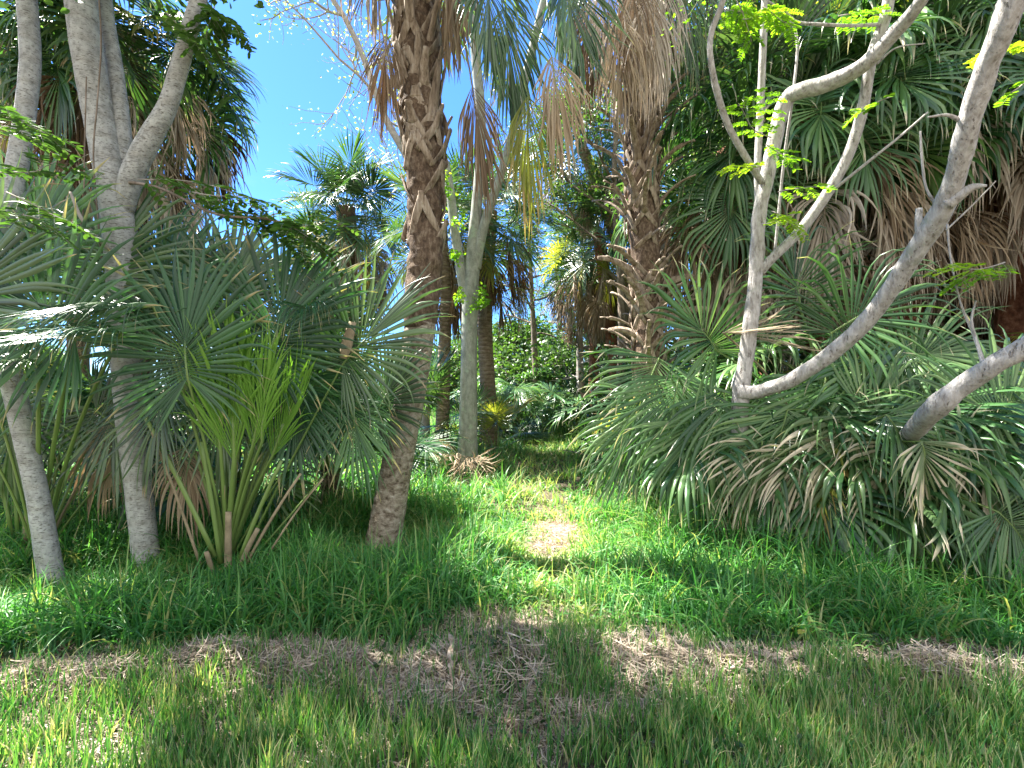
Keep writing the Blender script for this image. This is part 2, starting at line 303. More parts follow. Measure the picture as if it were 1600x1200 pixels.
# ------------------------------------------------------------------ grass
def y_near(xy): return xy[:, 1].max() < 8
def blades(name, xy, h, wd, mat, lean, label, K=4, dens_r=None, upright=.5, cat='grass', z=None, curve=1.1, flat=False):
    n = len(xy); az = rng.uniform(0, 2*pi, n); ln = np.abs(rng.normal(lean, lean*.5, n))
    d = np.stack([np.cos(az), np.sin(az)], -1)
    t = np.linspace(0, 1, K)
    ang = ln[:, None]*(.35+curve*t[None, :]); ang = np.minimum(ang, 2.0)
    step = h[:, None]/(K-1)
    hx = np.concatenate([np.zeros((n, 1)), np.cumsum(np.sin(ang[:, :-1])*step, 1)], 1); hz_ = np.concatenate([np.zeros((n, 1)), np.cumsum(np.cos(ang[:, :-1])*step, 1)], 1)
    base = gz(xy[:, 0], xy[:, 1]) if z is None else z
    C = np.stack([xy[:, 0:1]+d[:, 0:1]*hx, xy[:, 1:2]+d[:, 1:2]*hx, (base-.01)[:, None]+hz_], -1)
    sa = az+pi/2+rng.normal(0, .5, n); s = np.stack([np.cos(sa), np.sin(sa), 0*sa], -1)
    prof = (np.array([.75, 1., .9, .62, .35, .04]) if K == 6 else np.array([.8, 1., .8, .45, .04]) if K == 5 else np.array([.85, 1., .6, .04]) if K == 4 else np.array([1., .8, .05]))
    S = s[:, None]*(wd[:, None]*prof[None])[..., None]*.5
    r = np.clip(rng.normal(.42, .2, n) if dens_r is None else dens_r, 0, 1)
    fold = None
    if K == 6 and y_near(xy): fold = nrm(np.cross(s[:, None]+0*C, np.gradient(C, axis=1)))*(wd[:, None]*prof[None])[..., None]*.28
    mb = MB(); mb.ribbons(C, S, up=fold, r=r)
    return tag(mb.build(name, mat), label, cat, kind='stuff')
def scatter(n, y0, y1, margin=1.25):
    y = y0+(y1-y0)*rng.uniform(0, 1, n)**1.0
    # area-uniform in the wedge
    y = np.sqrt(rng.uniform(y0**2, y1**2, n)); x = rng.uniform(-1, 1, n)*y*margin
    return np.stack([x, y], -1)
def path_mask(x, y):
    """1 on the trodden path, 0 off it"""
    cx = np.interp(y, [3, 4.5, 5.4, 7, 9, 12, 15], [.2, .35, .5, .45, .5, .7, .6])
    wv = np.interp(y, [3, 4.5, 5.4, 7, 9, 15], [.5, .35, .42, .55, .9, 1.1])
    return np.exp(-((x-cx)/wv)**2)
def tufted(n, y0, y1, per, spread, margin=1.25):
    c = scatter(int(n/per), y0, y1, margin); k = rng.poisson(per, len(c)); idx = np.repeat(np.arange(len(c)), k)
    xy = c[idx]+rng.normal(0, spread, (len(idx), 2)); return xy, idx, len(c)
def tall_grass(name, n, y0, y1, per, spread, wmul, label, margin=1.25):
    xy, idx, nc = tufted(n, y0, y1, per, spread, margin)
    x, y = xy[:, 0], xy[:, 1]
    e = y_edge(x, y, UP)+(fbm(x*2.2, y*2.2, 17)-.5)*.55; pm = path_mask(x, y)
    bare = np.exp(-(((x-.52)/.45)**2+((y-5.5)/.6)**2)*1.3)+.9*np.exp(-(((x-.28)/.26)**2+((y-4.75)/.25)**2))
    keep = (y > e+rng.uniform(-.12, .12, len(x))) & (rng.uniform(0, 1, len(x)) > bare*1.05) & (rng.uniform(0, 1, len(x)) > pm*.35)
    th = rng.normal(1, .2, nc)[idx]
    xy = xy[keep]; x, y = xy[:, 0], xy[:, 1]; pm = pm[keep]; th = th[keep]; e = e[keep]
    big = fbm(x*.9, y*.9, 21)
    h = (.20+.36*big)*(1-.5*pm)*th*rng.uniform(.55, 1.2, len(x))*np.clip(.65+(y-e)*.6, .65, 1)
    h *= np.where((x < -.3) & (y < 5), 1.15, 1.)
    h *= 1-.35*np.exp(-((y-4.6)/.9)**2)*(x > -1.5)*(x < 1.3)
    for tx, ty in ((-3.65, 3.85), (-3.15, 4.2), (-1.3, 4.75), (-2.4, 4.1), (-.75, 8.2), (-.75, 7.8)): h *= 1-.62*np.exp(-(((x-tx)/.5)**2+((y-ty+.25)/.4)**2))
    h *= 1-.6*np.exp(-(((x-.48)/.5)**2+((y-4.95)/.75)**2))
    flat = fbm(x*1.7+5, y*1.7, 27); h *= np.where(flat < .36, .55, 1.)
    wd = rng.uniform(.006, .0115, len(x))*wmul
    r = .30+.6*(fbm(x*1.3, y*1.3, 33)-.3)+rng.normal(0, .24, len(x))+.32*pm
    r = np.where(rng.uniform(0, 1, len(x)) < .035, 1., r)
    return blades(name, xy, h*1.15, wd, M['grass'], .85, label, K=6, dens_r=r, curve=2.2)
tall_grass('tall_grass', 88000, 2.9, 6.0, 11, .05, 1.75, 'tall bright green grass behind the strip of dead clippings', 1.3)
tall_grass('meadow_grass', 120000, 6.0, 17, 14, .08, 2.3, 'sunlit long grass stretching back to the thicket', 1.15)
xy = scatter(60000, 17, 42, 1.35); x, y = xy.T
keep = ~((y > 18.8) & (y < 24.2) & (x < -8.5)); xy = xy[keep]
blades('far_grass', xy, rng.uniform(.2, .5, len(xy)), rng.uniform(.02, .04, len(xy)), M['grass'], .5, 'far grass around and beyond the thicket', K=3)
# mown strip in front
xy = scatter(105000, 1.7, 3.5, 1.35); x, y = xy.T; lo = y_edge(x, y, LO)
bald = .6*fbm(x*2.3+9, y*2.3, 44)+.4*fbm(x*7, y*7, 45); mid = np.exp(-((x-.05)/.55)**2)
keep = (y < lo+rng.normal(0, .09, len(x))) & (rng.uniform(0, 1, len(x)) < np.clip(2.1-3.0*bald-.8*mid, .08, 1))
keep |= (y < y_edge(x, y, UP)) & (rng.uniform(0, 1, len(x)) < .12+.75*(fbm(x*2.7, y*2.7, 50) > .57))
xy = xy[keep]; x, y = xy.T
blades('mown_grass', xy, rng.uniform(.05, .2, len(x))*(.7+.6*fbm(x*1.5, y*1.5, 61)), rng.uniform(.005, .009, len(x)), M['lawn'], .42, 'short sparse mown grass along the bottom edge', K=4,
       dens_r=.3+.4*fbm(x*2, y*2, 71)+rng.normal(0, .2, len(x)))
xy = scatter(900, 1.9, 3.6, 1.3); xy = xy[fbm(xy[:, 0]*2, xy[:, 1]*2, 99) > .5]; cc = np.repeat(xy, 7, 0)+rng.normal(0, .022, (len(xy)*7, 2)); wm = MB(); leaf_cloud(wm, rng, np.column_stack([cc, gz(cc[:, 0], cc[:, 1])+rng.uniform(.02, .07, len(cc))]), .03)
tag(wm.build('weeds', M['leafdark']), 'small low broad-leaved weeds scattered among the mown grass', 'weeds', kind='stuff')
# dead clippings: windrow of straw, and loose litter among the mown grass
def straw(name, xy, z, ln, label, kind='stuff', mat='straw', wd=(.0016, .0032)):
    n = len(xy); az = rng.uniform(0, 2*pi, n); el = rng.normal(0, .28, n); K = 4
    t = np.linspace(-.5, .5, K)[None, :, None]; d = np.stack([np.cos(az)*np.cos(el), np.sin(az)*np.cos(el), np.sin(el)], -1)
    bend = np.stack([-np.sin(az), np.cos(az), rng.normal(0, .4, n)], -1)*rng.normal(0, .35, n)[:, None]
    C = np.concatenate([xy, z[:, None]], 1)[:, None]+d[:, None]*t*ln[:, None, None]+bend[:, None]*(t**2)*ln[:, None, None]
    s = nrm(np.cross(d, np.stack([rng.normal(0, .5, n), rng.normal(0, .5, n), np.ones(n)], -1)))
    S = s[:, None]*(rng.uniform(wd[0], wd[1], n)[:, None]*np.array([.6, 1, 1, .3])[None])[..., None]
    mb = MB(); mb.ribbons(C, S, r=np.clip(rng.normal(.45, .25, n)+.25*(fbm(xy[:, 0]*2, xy[:, 1]*2, 80)-.5), 0, 1))
    return tag(mb.build(name, M[mat]), label, 'dead grass', kind=kind)
xy = scatter(140000, 2.1, 4.1, 1.35); x, y = xy.T; up = y_edge(x, y, UP); lo = y_edge(x, y, LO)
c = (up+lo)/2; hw = np.maximum((up-lo)/2, .12)*(1+.9*np.exp(-((x-.2)/.9)**2)); q = np.abs(y-c)/hw+(fbm(x*3, y*3, 90)-.5)*1.1
keep = rng.uniform(0, 1, len(x)) < np.clip(1.35-q*1.2, 0, 1)*np.clip((fbm(x*2.3+4, y*2.3, 95)-.33)*9, .22, 1)
xy = xy[keep]; x, y = xy.T; q = q[keep]
pile = np.clip(1.1-q, 0, 1)*.13*np.clip(fbm(x*2.8, y*2.8, 91)*2.2-.6, .1, 1.2)
straw('dead_clippings', xy, gz(x, y)+.004+pile*rng.uniform(.2, 1, len(x)), rng.uniform(.05, .16, len(x)), 'windrow of brown dead grass clippings between the short and the tall grass')
xy = scatter(36000, 1.7, 3.2, 1.3); x, y = xy.T; k = fbm(x*2.3+9, y*2.3, 44) > .42; xy = xy[k]; x, y = xy.T
straw('grass_litter', xy, gz(x, y)+.006+rng.uniform(0, .012, len(x)), rng.uniform(.03, .1, len(x)), 'loose dry grass litter lying between the mown blades')
xy = np.stack([rng.normal(.45, .5, 2600), rng.normal(5.1, .55, 2600)], -1); x, y = xy.T
straw('path_litter', xy, gz(x, y)+.006+rng.uniform(0, .015, len(x)), rng.uniform(.03, .12, len(x)), 'dry straw on the bare patch of the path', mat='straw')

# ------------------------------------------------------------------ fan palm leaves
def fan_blade(mb, r, hub, axis, normal, L, nseg=48, spread=150, costa=.32, split=.48, droop=.35, fold=.25, K=9, rec=.35, mi=0, tw=.5, lat=.35, jit=.05, wmul=1., stiff=.06):
    a = nrm(axis); n = nrm(np.asarray(normal, float)-a*(np.asarray(normal, float)@a)); b = np.cross(n, a)
    s = (np.arange(nseg)+.5)/nseg*2-1; sp = R(spread); phi = s*sp
    u = np.clip(1-np.abs(s)*1.15, 0, 1)
    Lc = costa*L
    start = hub+a*(u*Lc)[:, None]-n*(rec*u*u*Lc)[:, None]
    sg = np.sign(s)
    lat_dir = b*cos(fold)+0*b
    d = np.cos(phi)[:, None]*(a-n*rec*1.2*u[:, None]*.9)+np.sin(phi)[:, None]*lat_dir+(np.abs(np.sin(phi))*sin(fold))[:, None]*n
    d = nrm(d+r.normal(0, jit, d.shape)*.6)
    Ls = (L-u*Lc*.55)*(1-lat*np.abs(s)**1.6)*r.uniform(.93, 1.05, nseg)
    nl = nrm(n[None]-d*(d@n)[:, None])
    spl = split*r.uniform(.85, 1.12, nseg)
    C = np.zeros((nseg, K, 3)); S = np.zeros((nseg, K, 3)); U = np.zeros((nseg, K, 3))
    p = start.copy(); dt = 1/(K-1); dphi = 2*sp/nseg
    twist = r.normal(0, tw, nseg); spl = spl*np.where(r.uniform(0, 1, nseg) < .15, .7, 1.); dr = np.abs(droop*r.lognormal(0, .45, nseg))*np.where(r.uniform(0, 1, nseg) < .06, 3.5, 1.); g = np.array([0, 0, -1.])
    kick = r.normal(0, jit, (nseg, 3))
    for k in range(K):
        t = k*dt
        sd_ = nrm(np.cross(nl, d)); ft = np.clip((t-spl)/(1-spl), 0, 1)
        wm = np.minimum(np.tan(dphi/2)*spl*Ls*1.04, .03*L+.008)*wmul
        w_ = np.where(t < spl, np.minimum(np.tan(dphi/2)*t*Ls*1.06+.0015, wm), wm*(1-ft**1.4)+.0006)
        ta = twist*ft; sv = sd_*np.cos(ta)[:, None]+nl*np.sin(ta)[:, None]; uv = nl*np.cos(ta)[:, None]-sd_*np.sin(ta)[:, None]
        C[:, k] = p; S[:, k] = sv*w_[:, None]; U[:, k] = uv*(w_*.55)[:, None]
        p = p+d*(Ls*dt)[:, None]
        f = np.where(t+dt*.5 < spl, stiff, 1.)*dr*dt*8*.35*(.6+ft)
        d = nrm(d+g*f[:, None]+kick*(t > .35))
        nl = nrm(nl-d*np.sum(nl*d, 1)[:, None])
    mb.ribbons(C, S, up=U, r=r.uniform(0, 1, nseg), mi=mi)
    # short rib of the leaf where the stalk runs into the blade
    uu = np.linspace(0, 1, 5); cp = hub+a*(uu*Lc)[:, None]-n*(rec*uu*uu*Lc)[:, None]-n*.004
    return cp
def petiole_mesh(mb, pts, w0, w1, mi=0, ref=(0, 0, 1)):
    n = len(pts); u = np.linspace(0, 1, n); wr = w0+(w1-w0)*u; wr[0] *= 1.25
    mb.tube(pts, wr, wr*.55, sides=6, ref=ref, mi=mi)
CLS = {}
def frond_class(key, e0, plen, arch, L, mat, pmat, nv=2, lod=0, **kw):
    out = []
    for i in range(nv):
        r = np.random.default_rng(abs(hash(key)) % 99991+i if False else sum(ord(ch)*(j+3) for j, ch in enumerate(key))+i*17)
        n = 9; e = R(e0+r.normal(0, 4)); b = R(arch*r.uniform(.8, 1.2)); pts = [np.zeros(3)]; st = plen*r.uniform(.85, 1.1)/(n-1); sw = r.normal(0, .12)
        for k in range(n-1):
            u = (k+.5)/(n-1); ee = max(e-b*u**1.3, R(-89)); pts.append(pts[-1]+st*np.array([cos(ee)*cos(sw*u), cos(ee)*sin(sw*u), sin(ee)]))
        pts = np.array(pts); ax = nrm(pts[-1]-pts[-2]); up = nrm(np.array([-ax[2]*ax[0], -ax[2]*ax[1], 1-ax[2]**2])+1e-4)
        if ax[2] < -.98: up = np.array([1., 0, .0])
        tw = r.normal(0, .35); sd = np.cross(ax, up); up = up*cos(tw)+sd*sin(tw)
        mb = MB(); k2 = dict(kw)
        if lod: k2['nseg'] = int(k2.get('nseg', 48)*.55); k2['K'] = 6; k2['wmul'] = 1.7
        cp = fan_blade(mb, r, pts[-1], ax, up, L*r.uniform(.92, 1.08), **k2)
        pt = MB(); allp = np.vstack([pts, cp[1:]])
        if lod:
            petiole_mesh(mb, allp, .022, .008, mi=1); out.append((mb.mesh('frond', [M[mat], M[pmat]]), None))
        else:
            petiole_mesh(pt, allp, .021, .006); out.append((mb.mesh('frond', M[mat]), pt.mesh('petiole', M[pmat])))
    CLS[key] = out
for lod in (0, 1):
    s = 'nf'[lod]
    for j, (e0, ar, dr, pl) in enumerate([(82, 8, .10, .8), (66, 22, .2, .95), (50, 36, .3, 1.0), (34, 46, .4, 1.05), (16, 50, .5, 1.05), (-4, 48, .65, 1.0), (-26, 44, .8, .95)]):
        frond_class(f'live{j}{s}', e0, pl, ar, 1.12, 'fan' if j < 6 else 'fanyellow', 'petiole', lod=lod, nv=3 if not lod else 2, droop=dr*1.3, split=.5, nseg=48, fold=.35)
    for j, (e0, ar, dm) in enumerate([(0, 80, 'dead'), (-25, 62, 'deadgrey'), (-45, 40, 'dead'), (-62, 25, 'dead')]):
        frond_class(f'dead{j}{s}', e0, 1.05, ar, 1.15, dm, 'petioledead', lod=lod, nv=2, wmul=1.7, droop=2.4, split=.42, nseg=56, fold=.9, spread=75, tw=1.1, jit=.12, stiff=.35, rec=.1)
    for j, (e0, ar, dr) in enumerate([(82, 75, .9), (66, 92, 1.2), (50, 96, 1.4), (32, 92, 1.5), (10, 80, 1.6)]):
        frond_class(f'weep{j}{s}', e0, 1.2, ar, 1.3, 'fanweep', 'petiole', lod=lod, nv=4 if not lod else 2, droop=dr*1.6, split=.46, nseg=50, fold=.2, tw=.8, jit=.05, K=11, stiff=.04, wmul=1.05, lat=.25)
    for j, (e0, ar, dr) in enumerate([(84, 6, .12), (68, 14, .22), (50, 24, .3), (30, 30, .45)]):
        frond_class(f'stiff{j}{s}', e0, 1.1, ar, .95, 'fanblue', 'petiole', lod=lod, nv=3 if not lod else 2, droop=dr, split=.45, nseg=48, fold=.25, tw=.4)
def add_frond(root, key, pos, az, sc=1., tilt=(0, 0), name='frond', mat=None):
    me, pe = random.choice(CLS[key])
    o = bpy.data.objects.new(name, me); COL.objects.link(o); o.parent = root
    o.location = np.asarray(pos)-np.array(root['_o']); o.rotation_euler = (tilt[0], tilt[1], az); o.scale = (sc, sc, sc)
    if mat:
        o.material_slots[0].link = 'OBJECT'; o.material_slots[0].material = M[mat]
    if pe is not None:
        p = bpy.data.objects.new('petiole', pe); COL.objects.link(p); p.parent = o
    return o
def boot_mesh(Rt, seed, stub, out_el, curl=0.):
    r = np.random.default_rng(seed); mb = MB(); c = np.array([Rt+.025, 0, 0])
    for sgn in (-1, 1):
        th0 = R(50)*sgn; pts = []
        for u in np.linspace(0, 1, 7):
            th = th0*(1-u)**1.1; pts.append([(Rt+.01+.03*u)*cos(th), (Rt+.01+.03*u)*sin(th), -.30*(1-u)-.0])
        mb.tube(np.array(pts), np.linspace(.030, .044, 7), np.linspace(.006, .012, 7), sides=10, ref=(1, 0, 0.0), rough=.3, seed=seed)
    el = R(out_el); pts = [np.array([Rt+.03, 0, -.05])]
    for k in range(7): 
        e = el-curl*k/6; pts.append(pts[-1]+stub/7*np.array([cos(e), r.normal(0, .05), sin(e)]))
    mb.tube(np.array(pts), np.linspace(.054, .030, 8)*r.uniform(.8, 1.15), np.linspace(.018, .012, 8), sides=8, ref=(1, 0, .3), rough=.3, seed=seed+1)
    return mb.mesh('boot', M['boot'])
BOOTC = {}
def add_boots(root, path, Rf, z0, z1, dz, stub=(.2, .35), el=(40, 70), curl=0., seed=3, skip=0.):
    r = np.random.default_rng(seed); z = z0; k = 0; pz = path[:, 2]
    while z < z1:
        if r.uniform() >= skip:
            Rt = round(float(Rf(z)), 2); st = round(float(r.uniform(*stub)), 1); e = int(round(r.uniform(*el)/15)*15); key = (Rt, st, e, curl, k % 5)
            if key not in BOOTC: BOOTC[key] = boot_mesh(Rt, k, st, e, curl)
            o = bpy.data.objects.new('boot', BOOTC[key]); COL.objects.link(o); o.parent = root
            c = np.array([np.interp(z, pz, path[:, 0]), np.interp(z, pz, path[:, 1]), z]); o.location = c-np.array(root['_o'])
            o.rotation_euler = (r.normal(0, .09), r.normal(0, .09), k*R(137.5)+r.normal(0, .22)); s = r.uniform(.75, 1.3); o.scale = (1, 1, s)
        z += dz*r.uniform(.8, 1.2); k += 1
def palm(label, path, rad, nlive=30, ndead=14, lod=0, sc=1., mats=('palmbarkring',), fib=None, group=None, boots=None, seed=1, live0=0, deadz=(.45, 1.2), name='palm_tree', elmin=0, az0=0., yellow=.05, live_hi=6, weep=2.):
    """path: world points up the trunk; rad: radii"""
    path = np.asarray(path, float); base = path[0].copy(); random.seed(seed); r = np.random.default_rng(seed)
    root = thing(name, label, 'palm tree', base, group)
    cp = catmull(np.column_stack([path, rad]), 14 if not lod else 6)
    tb = MB()
    if fib is None: tb.tube(cp[:, :3], cp[:, 3], sides=24 if not lod else 12, ref=(0, 1, 0), rough=.06, seed=seed)
    tb.build('trunk', M[mats[0]], root) if fib is None else None
    if fib is not None:
        kz = np.searchsorted(cp[:, 2], fib)
        for (i0, i1, mt, ro) in ((0, kz+1, mats[0], .06), (kz-1, len(cp), mats[1], .22)):
            q = catmull(cp[i0:i1], 3); t2 = MB(); t2.tube(q[:, :3], q[:, 3]*(1.0 if i0 == 0 else 1.0+.10*np.clip(np.arange(len(q))/12, 0, 1)), sides=30, ref=(0, 1, 0), rough=ro, seed=seed+i0, freq=9)
            t2.build('trunk' if i0 == 0 else 'fibre_sheath', M[mt], root)
    top = path[-1]; dirv = nrm(path[-1]-path[-2]); s = 'nf'[lod]
    for i in range(nlive):
        u = i/max(nlive-1, 1); j = int(round(u**1.0*live_hi)); j = max(j, elmin); az = az0+i*R(137.5)+r.normal(0, .15)
        pos = top-dirv*(.55*u)*sc+np.array([cos(az), sin(az), 0])*.1*u
        add_frond(root, f'live{j}{s}' if u < weep else f'weep{min(1+int((u-weep)/(1-weep+1e-6)*4), 4)}{s}', pos, az, sc*r.uniform(.88, 1.08)*(1 if u < weep else .9), (r.normal(0, .08), r.normal(0, .08)), mat=('fanyellow' if r.uniform() < yellow else None))
    for i in range(ndead):
        u = (i+.5)/max(ndead, 1); az = az0+1.+i*R(137.5)+r.normal(0, .25); j = min(int(u*4), 3)
        pos = top-dirv*(deadz[0]+(deadz[1]-deadz[0])*u)*sc+np.array([cos(az), sin(az), 0])*.16
        add_frond(root, f'dead{j}{s}', pos, az, sc*r.uniform(.85, 1.2), (r.normal(0, .06), r.normal(0, .06)), name='dead_frond', mat=random.choice([None, 'deadgrey', 'dead']))
    return root, cp
def custom_frond(root, base, hub, axis, normal, L, mat='fan', pmat='petiole', name='frond', seed=0, bow=.12, pw=(.02, .009), ponly=False, **kw):
    r = np.random.default_rng(seed+500); base = np.asarray(base, float); hub = np.asarray(hub, float)
    mb = MB(); cp = fan_blade(mb, r, hub, nrm(axis), nrm(normal), L, **kw)
    o = mb.build(name, M[mat], root)
    u = np.linspace(0, 1, 12)[:, None]; ln = np.linalg.norm(hub-base)
    pts = base+(hub-base)*u+np.array([0, 0, 1])*bow*ln*np.sin(pi*u)*(1-u*.3)
    pm = MB(); petiole_mesh(pm, np.vstack([pts, cp[1:]]), pw[0], pw[1]); pm.build('petiole', M[pmat], o)
    return o
def P3(px, py, Y): return P(px, py, Y)
def gpt(px, Y): x = (px-800)/FPX*Y; return np.array([x, Y, float(gz(x, Y))])
def trunkpts(lst): return [P(a, b, c) for a, b, c in lst]

# ---- 1. the leaning palm left of the path
mp_path = [gpt(600, 4.8)-[0, 0, .1], P(604, 820, 4.8), P(625, 700, 4.8), P(650, 560, 4.82), P(664, 400, 4.85), P(663, 250, 4.88), P(656, 120, 4.9), P(650, 0, 4.9), P(648, -150, 4.9), P(648, -260, 4.9)]
main, cp = palm('leaning palm with a rough grey lower trunk and crisscross leaf bases, left of the path', mp_path, [.225, .168, .15, .148, .158, .168, .185, .2, .2, .18], nlive=13, ndead=3, mats=('palmbark', 'fibre'), fib=2.15, seed=5, deadz=(.3, .7), az0=.4, yellow=.0, sc=.85, live_hi=4)
add_boots(main, cp, lambda z: .17+.02*(z > 5), 3.95, 6.7, .033, stub=(.1, .5), el=(60, 88), seed=11)
add_boots(main, cp, lambda z: .175, 3.2, 3.95, .11, stub=(.1, .15), el=(80, 89), seed=12)
crown = P(650, -90, 4.9)
gn = np.array([0, -.6, .5])
for (bp, hp, Y, ax, L, mt, sp, kw) in [
    ((670, -60), (738, 135, ), 4.6, (.15, -.1, -1), 1.15, 'dead', 34, dict(droop=1.7, nseg=44)),
    ((680, -60), (862, 88), 4.5, (.15, 0, -1), 1.05, 'deadpink', 42, dict(droop=1.7, nseg=48)),
    ((690, -70), (825, 150), 4.7, (.0, -.1, -1), 1.25, 'fanyellow', 36, dict(droop=1.5, nseg=44)),
    ((640, -20), (604, 55), 4.6, (-.05, -.1, -1), .95, 'dead', 32, dict(droop=1.8, nseg=40)),
    ((690, -60), (790, 10), 5.0, (.1, .2, -1), 1.2, 'fan', 50, dict(droop=1.0, nseg=46)),
    ((700, -80), (880, -40), 4.9, (.2, 0, -.9), 1.2, 'fan', 60, dict(droop=1.0, nseg=50)),
    ((690, -70), (760, -40), 4.5, (.1, -.1, -1), 1.1, 'fan', 50, dict(droop=1.0, nseg=46)),
]:
    dd = mt == 'dead'
    custom_frond(main, P(bp[0]-15, bp[1]-110, 4.88), P(hp[0], hp[1], Y), ax, (.2, -1, .3), L, mat=mt, pmat='petioledead' if dd else 'petiole', name='dead_frond' if dd else 'frond', seed=hp[0], bow=.25, spread=sp, split=.45, fold=.6, tw=1.0, jit=.06, rec=.05, stiff=.3, wmul=2.2, **{**kw, 'nseg': 60})

# ---- 2. grey forked tree in the middle
def limb(root, pts, name='branch', mat='greybark', rough=.05, sides=16, n=7, seed=0):
    q = catmull(np.array([list(P(a, b, c))+[wpx/FPX*c/2] for a, b, c, wpx in pts]), n)
    mb = MB(); mb.tube(q[:, :3], np.maximum(q[:, 3], .002), sides=sides, ref=(0, 1, .05), rough=rough, seed=seed, freq=7); return mb.build(name, M[mat], root), q
def twigs(mb, r, start, direc, L, lvl, rad, ends, mi=0, spread=.6, up=.12, nk=(3, 5), sides=5):
    n = 6; p = np.array(start, float); d = nrm(direc); pts = [p.copy()]
    for k in range(n-1): d = nrm(d+r.normal(0, .16, 3)+[0, 0, up*.3]); p = p+d*L/(n-1); pts.append(p.copy())
    pts = np.array(pts); mb.tube(pts, np.linspace(rad, rad*.45, n), sides=sides, mi=mi, cap=False)
    if lvl == 0: ends.extend(pts[2:]); return
    for k in range(r.integers(*nk)+1):
        i = r.integers(1, n); dn = nrm(d+r.normal(0, spread, 3)); twigs(mb, r, pts[i], dn, L*r.uniform(.45, .75), lvl-1, rad*.5, ends, mi, spread, up, nk, sides)
    ends.append(pts[-1])
def spray(root, start, direc, L, nleaf=9, size=.02, mat='leafbright', seed=0, name='leaf_spray', branch=True, pairs=9, leafL=.22):
    """a twig carrying feathery compound leaves"""
    r = np.random.default_rng(seed+900); mb = MB(); n = 7; d = nrm(direc); p = np.array(start, float); pts = [p.copy()]
    for k in range(n-1): d = nrm(d+r.normal(0, .12, 3)); p = p+d*L/(n-1); pts.append(p.copy())
    pts = np.array(pts); mb.tube(pts, np.linspace(.005, .002, n), sides=5, mi=1)
    Cs = []; Ds = []
    for k in range(nleaf):
        u = (k+.5)/nleaf; q = pts[0]+0; i = min(int(u*(n-1)), n-2); q = pts[i]+(pts[i+1]-pts[i])*(u*(n-1)-i)
        side = nrm(np.cross(d, [0, 0, 1]))*(1 if k % 2 else -1); ld = nrm(d*.6+side*r.uniform(.5, 1.)+[0, 0, r.uniform(-.35, .15)]); LL = leafL*r.uniform(.7, 1.15)
        ls = nrm(np.cross(ld, [0, 0, 1])); rp_ = np.array([q+ld*LL*t+np.array([0, 0, -.25*LL*t*t]) for t in np.linspace(0, 1, 6)]); mb.tube(rp_, .0012, sides=3, mi=1, cap=False)
        for t in np.linspace(.15, 1, pairs):
            c = q+ld*LL*t+np.array([0, 0, -.25*LL*t*t])
            for sg in (-1, 1): Cs.append(c); Ds.append(nrm(ls*sg+ld*.45+r.normal(0, .12, 3)))
    C = np.array(Cs); D = np.array(Ds); m_ = len(C); t = np.array([0, .4, .8, 1.]); LL = size*2*r.uniform(.8, 1.2, m_); s = nrm(np.cross(D, [0, 0, 1]+r.normal(0, .25, (m_, 3))))
    Cc = C[:, None]+D[:, None]*t[None, :, None]*LL[:, None, None]+np.array([0, 0, -1.])*((t**2)[None, :, None]*.15*LL[:, None, None]); S = s[:, None]*(np.array([.05, .22, .18, .02])[None]*LL[:, None])[..., None]
    mb.ribbons(Cc, S, r=np.clip(r.normal(.5, .2, m_), 0, 1)); return mb.build(name, [M[mat], M['twig']], root)
def crown_part(root, centers, mat, leafsize, nper, seed, spread=.35, name='foliage', twig=.9, bm='twig', lv=1):
    r = np.random.default_rng(seed); tm = MB(); ends = []
    for c0, d0 in centers: twigs(tm, r, c0, d0, twig*r.uniform(.8, 1.3), lv, .016, ends)
    tm.build('twigs', M[bm], root)
    E = np.array(ends); C = np.repeat(E, nper, 0)+r.normal(0, spread*.3, (len(E)*nper, 3)); lm = MB(); leaf_cloud(lm, r, C, leafsize); return lm.build(name, M[mat], root)

ct = thing('forked_tree', 'pale grey smooth-barked tree forking in three, right of the leaning palm', 'tree', gpt(732, 8.6))
_, q = limb(ct, [(734, 765, 8.6, 46), (733, 730, 8.6, 30), (732, 640, 8.6, 28), (733, 540, 8.6, 25), (735, 460, 8.6, 25), (741, 380, 8.6, 22), (745, 320, 8.55, 17), (752, 200, 8.5, 15), (742, 60, 8.4, 15), (738, -120, 8.3, 12)], 'trunk', 'palebark')
limb(ct, [(724, 765, 8.5, 26), (722, 700, 8.5, 13), (724, 600, 8.5, 9), (728, 520, 8.55, 6)], 'buttress', 'palebark')
limb(ct, [(732, 480, 8.6, 20), (722, 430, 8.6, 17), (712, 370, 8.6, 15), (705, 310, 8.6, 14), (699, 270, 8.6, 13), (696, 252, 8.6, 11)], 'branch', 'palebark')
limb(ct, [(744, 420, 8.6, 16), (748, 390, 8.55, 16), (760, 340, 8.5, 15), (780, 280, 8.4, 13), (800, 210, 8.3, 12), (812, 160, 8.2, 14), (850, 0, 8.1, 12), (880, -120, 8, 9)], 'branch', 'palebark')
for k, (a, b) in enumerate([(700, 310), (712, 350), (702, 400), (745, 480), (705, 290), (690, 340), (735, 475), (720, 470)]):
    r_ = np.random.default_rng(k); mb = MB(); s0 = P(a, b, 8.45); twigs(mb, r_, s0, (r_.normal(0, .5), -.6, .2), .25, 1, .004, e_ := [], mi=1, nk=(2, 3)); leaf_cloud(mb, r_, np.repeat(np.array(e_), 6, 0)+r_.normal(0, .04, (len(e_)*6, 3)), .065); mb.build('leaf_sprig', [M['leafbright'], M['twig']], ct)
crown_part(ct, [(P(738+60*math.sin(k*2.3), -80-25*(k % 4), 8.2+.5*math.cos(k)), (math.cos(k*1.1), math.sin(k*1.1), .4)) for k in range(5)], 'leafpale', .07, 3, 77, spread=.5, twig=1.0)

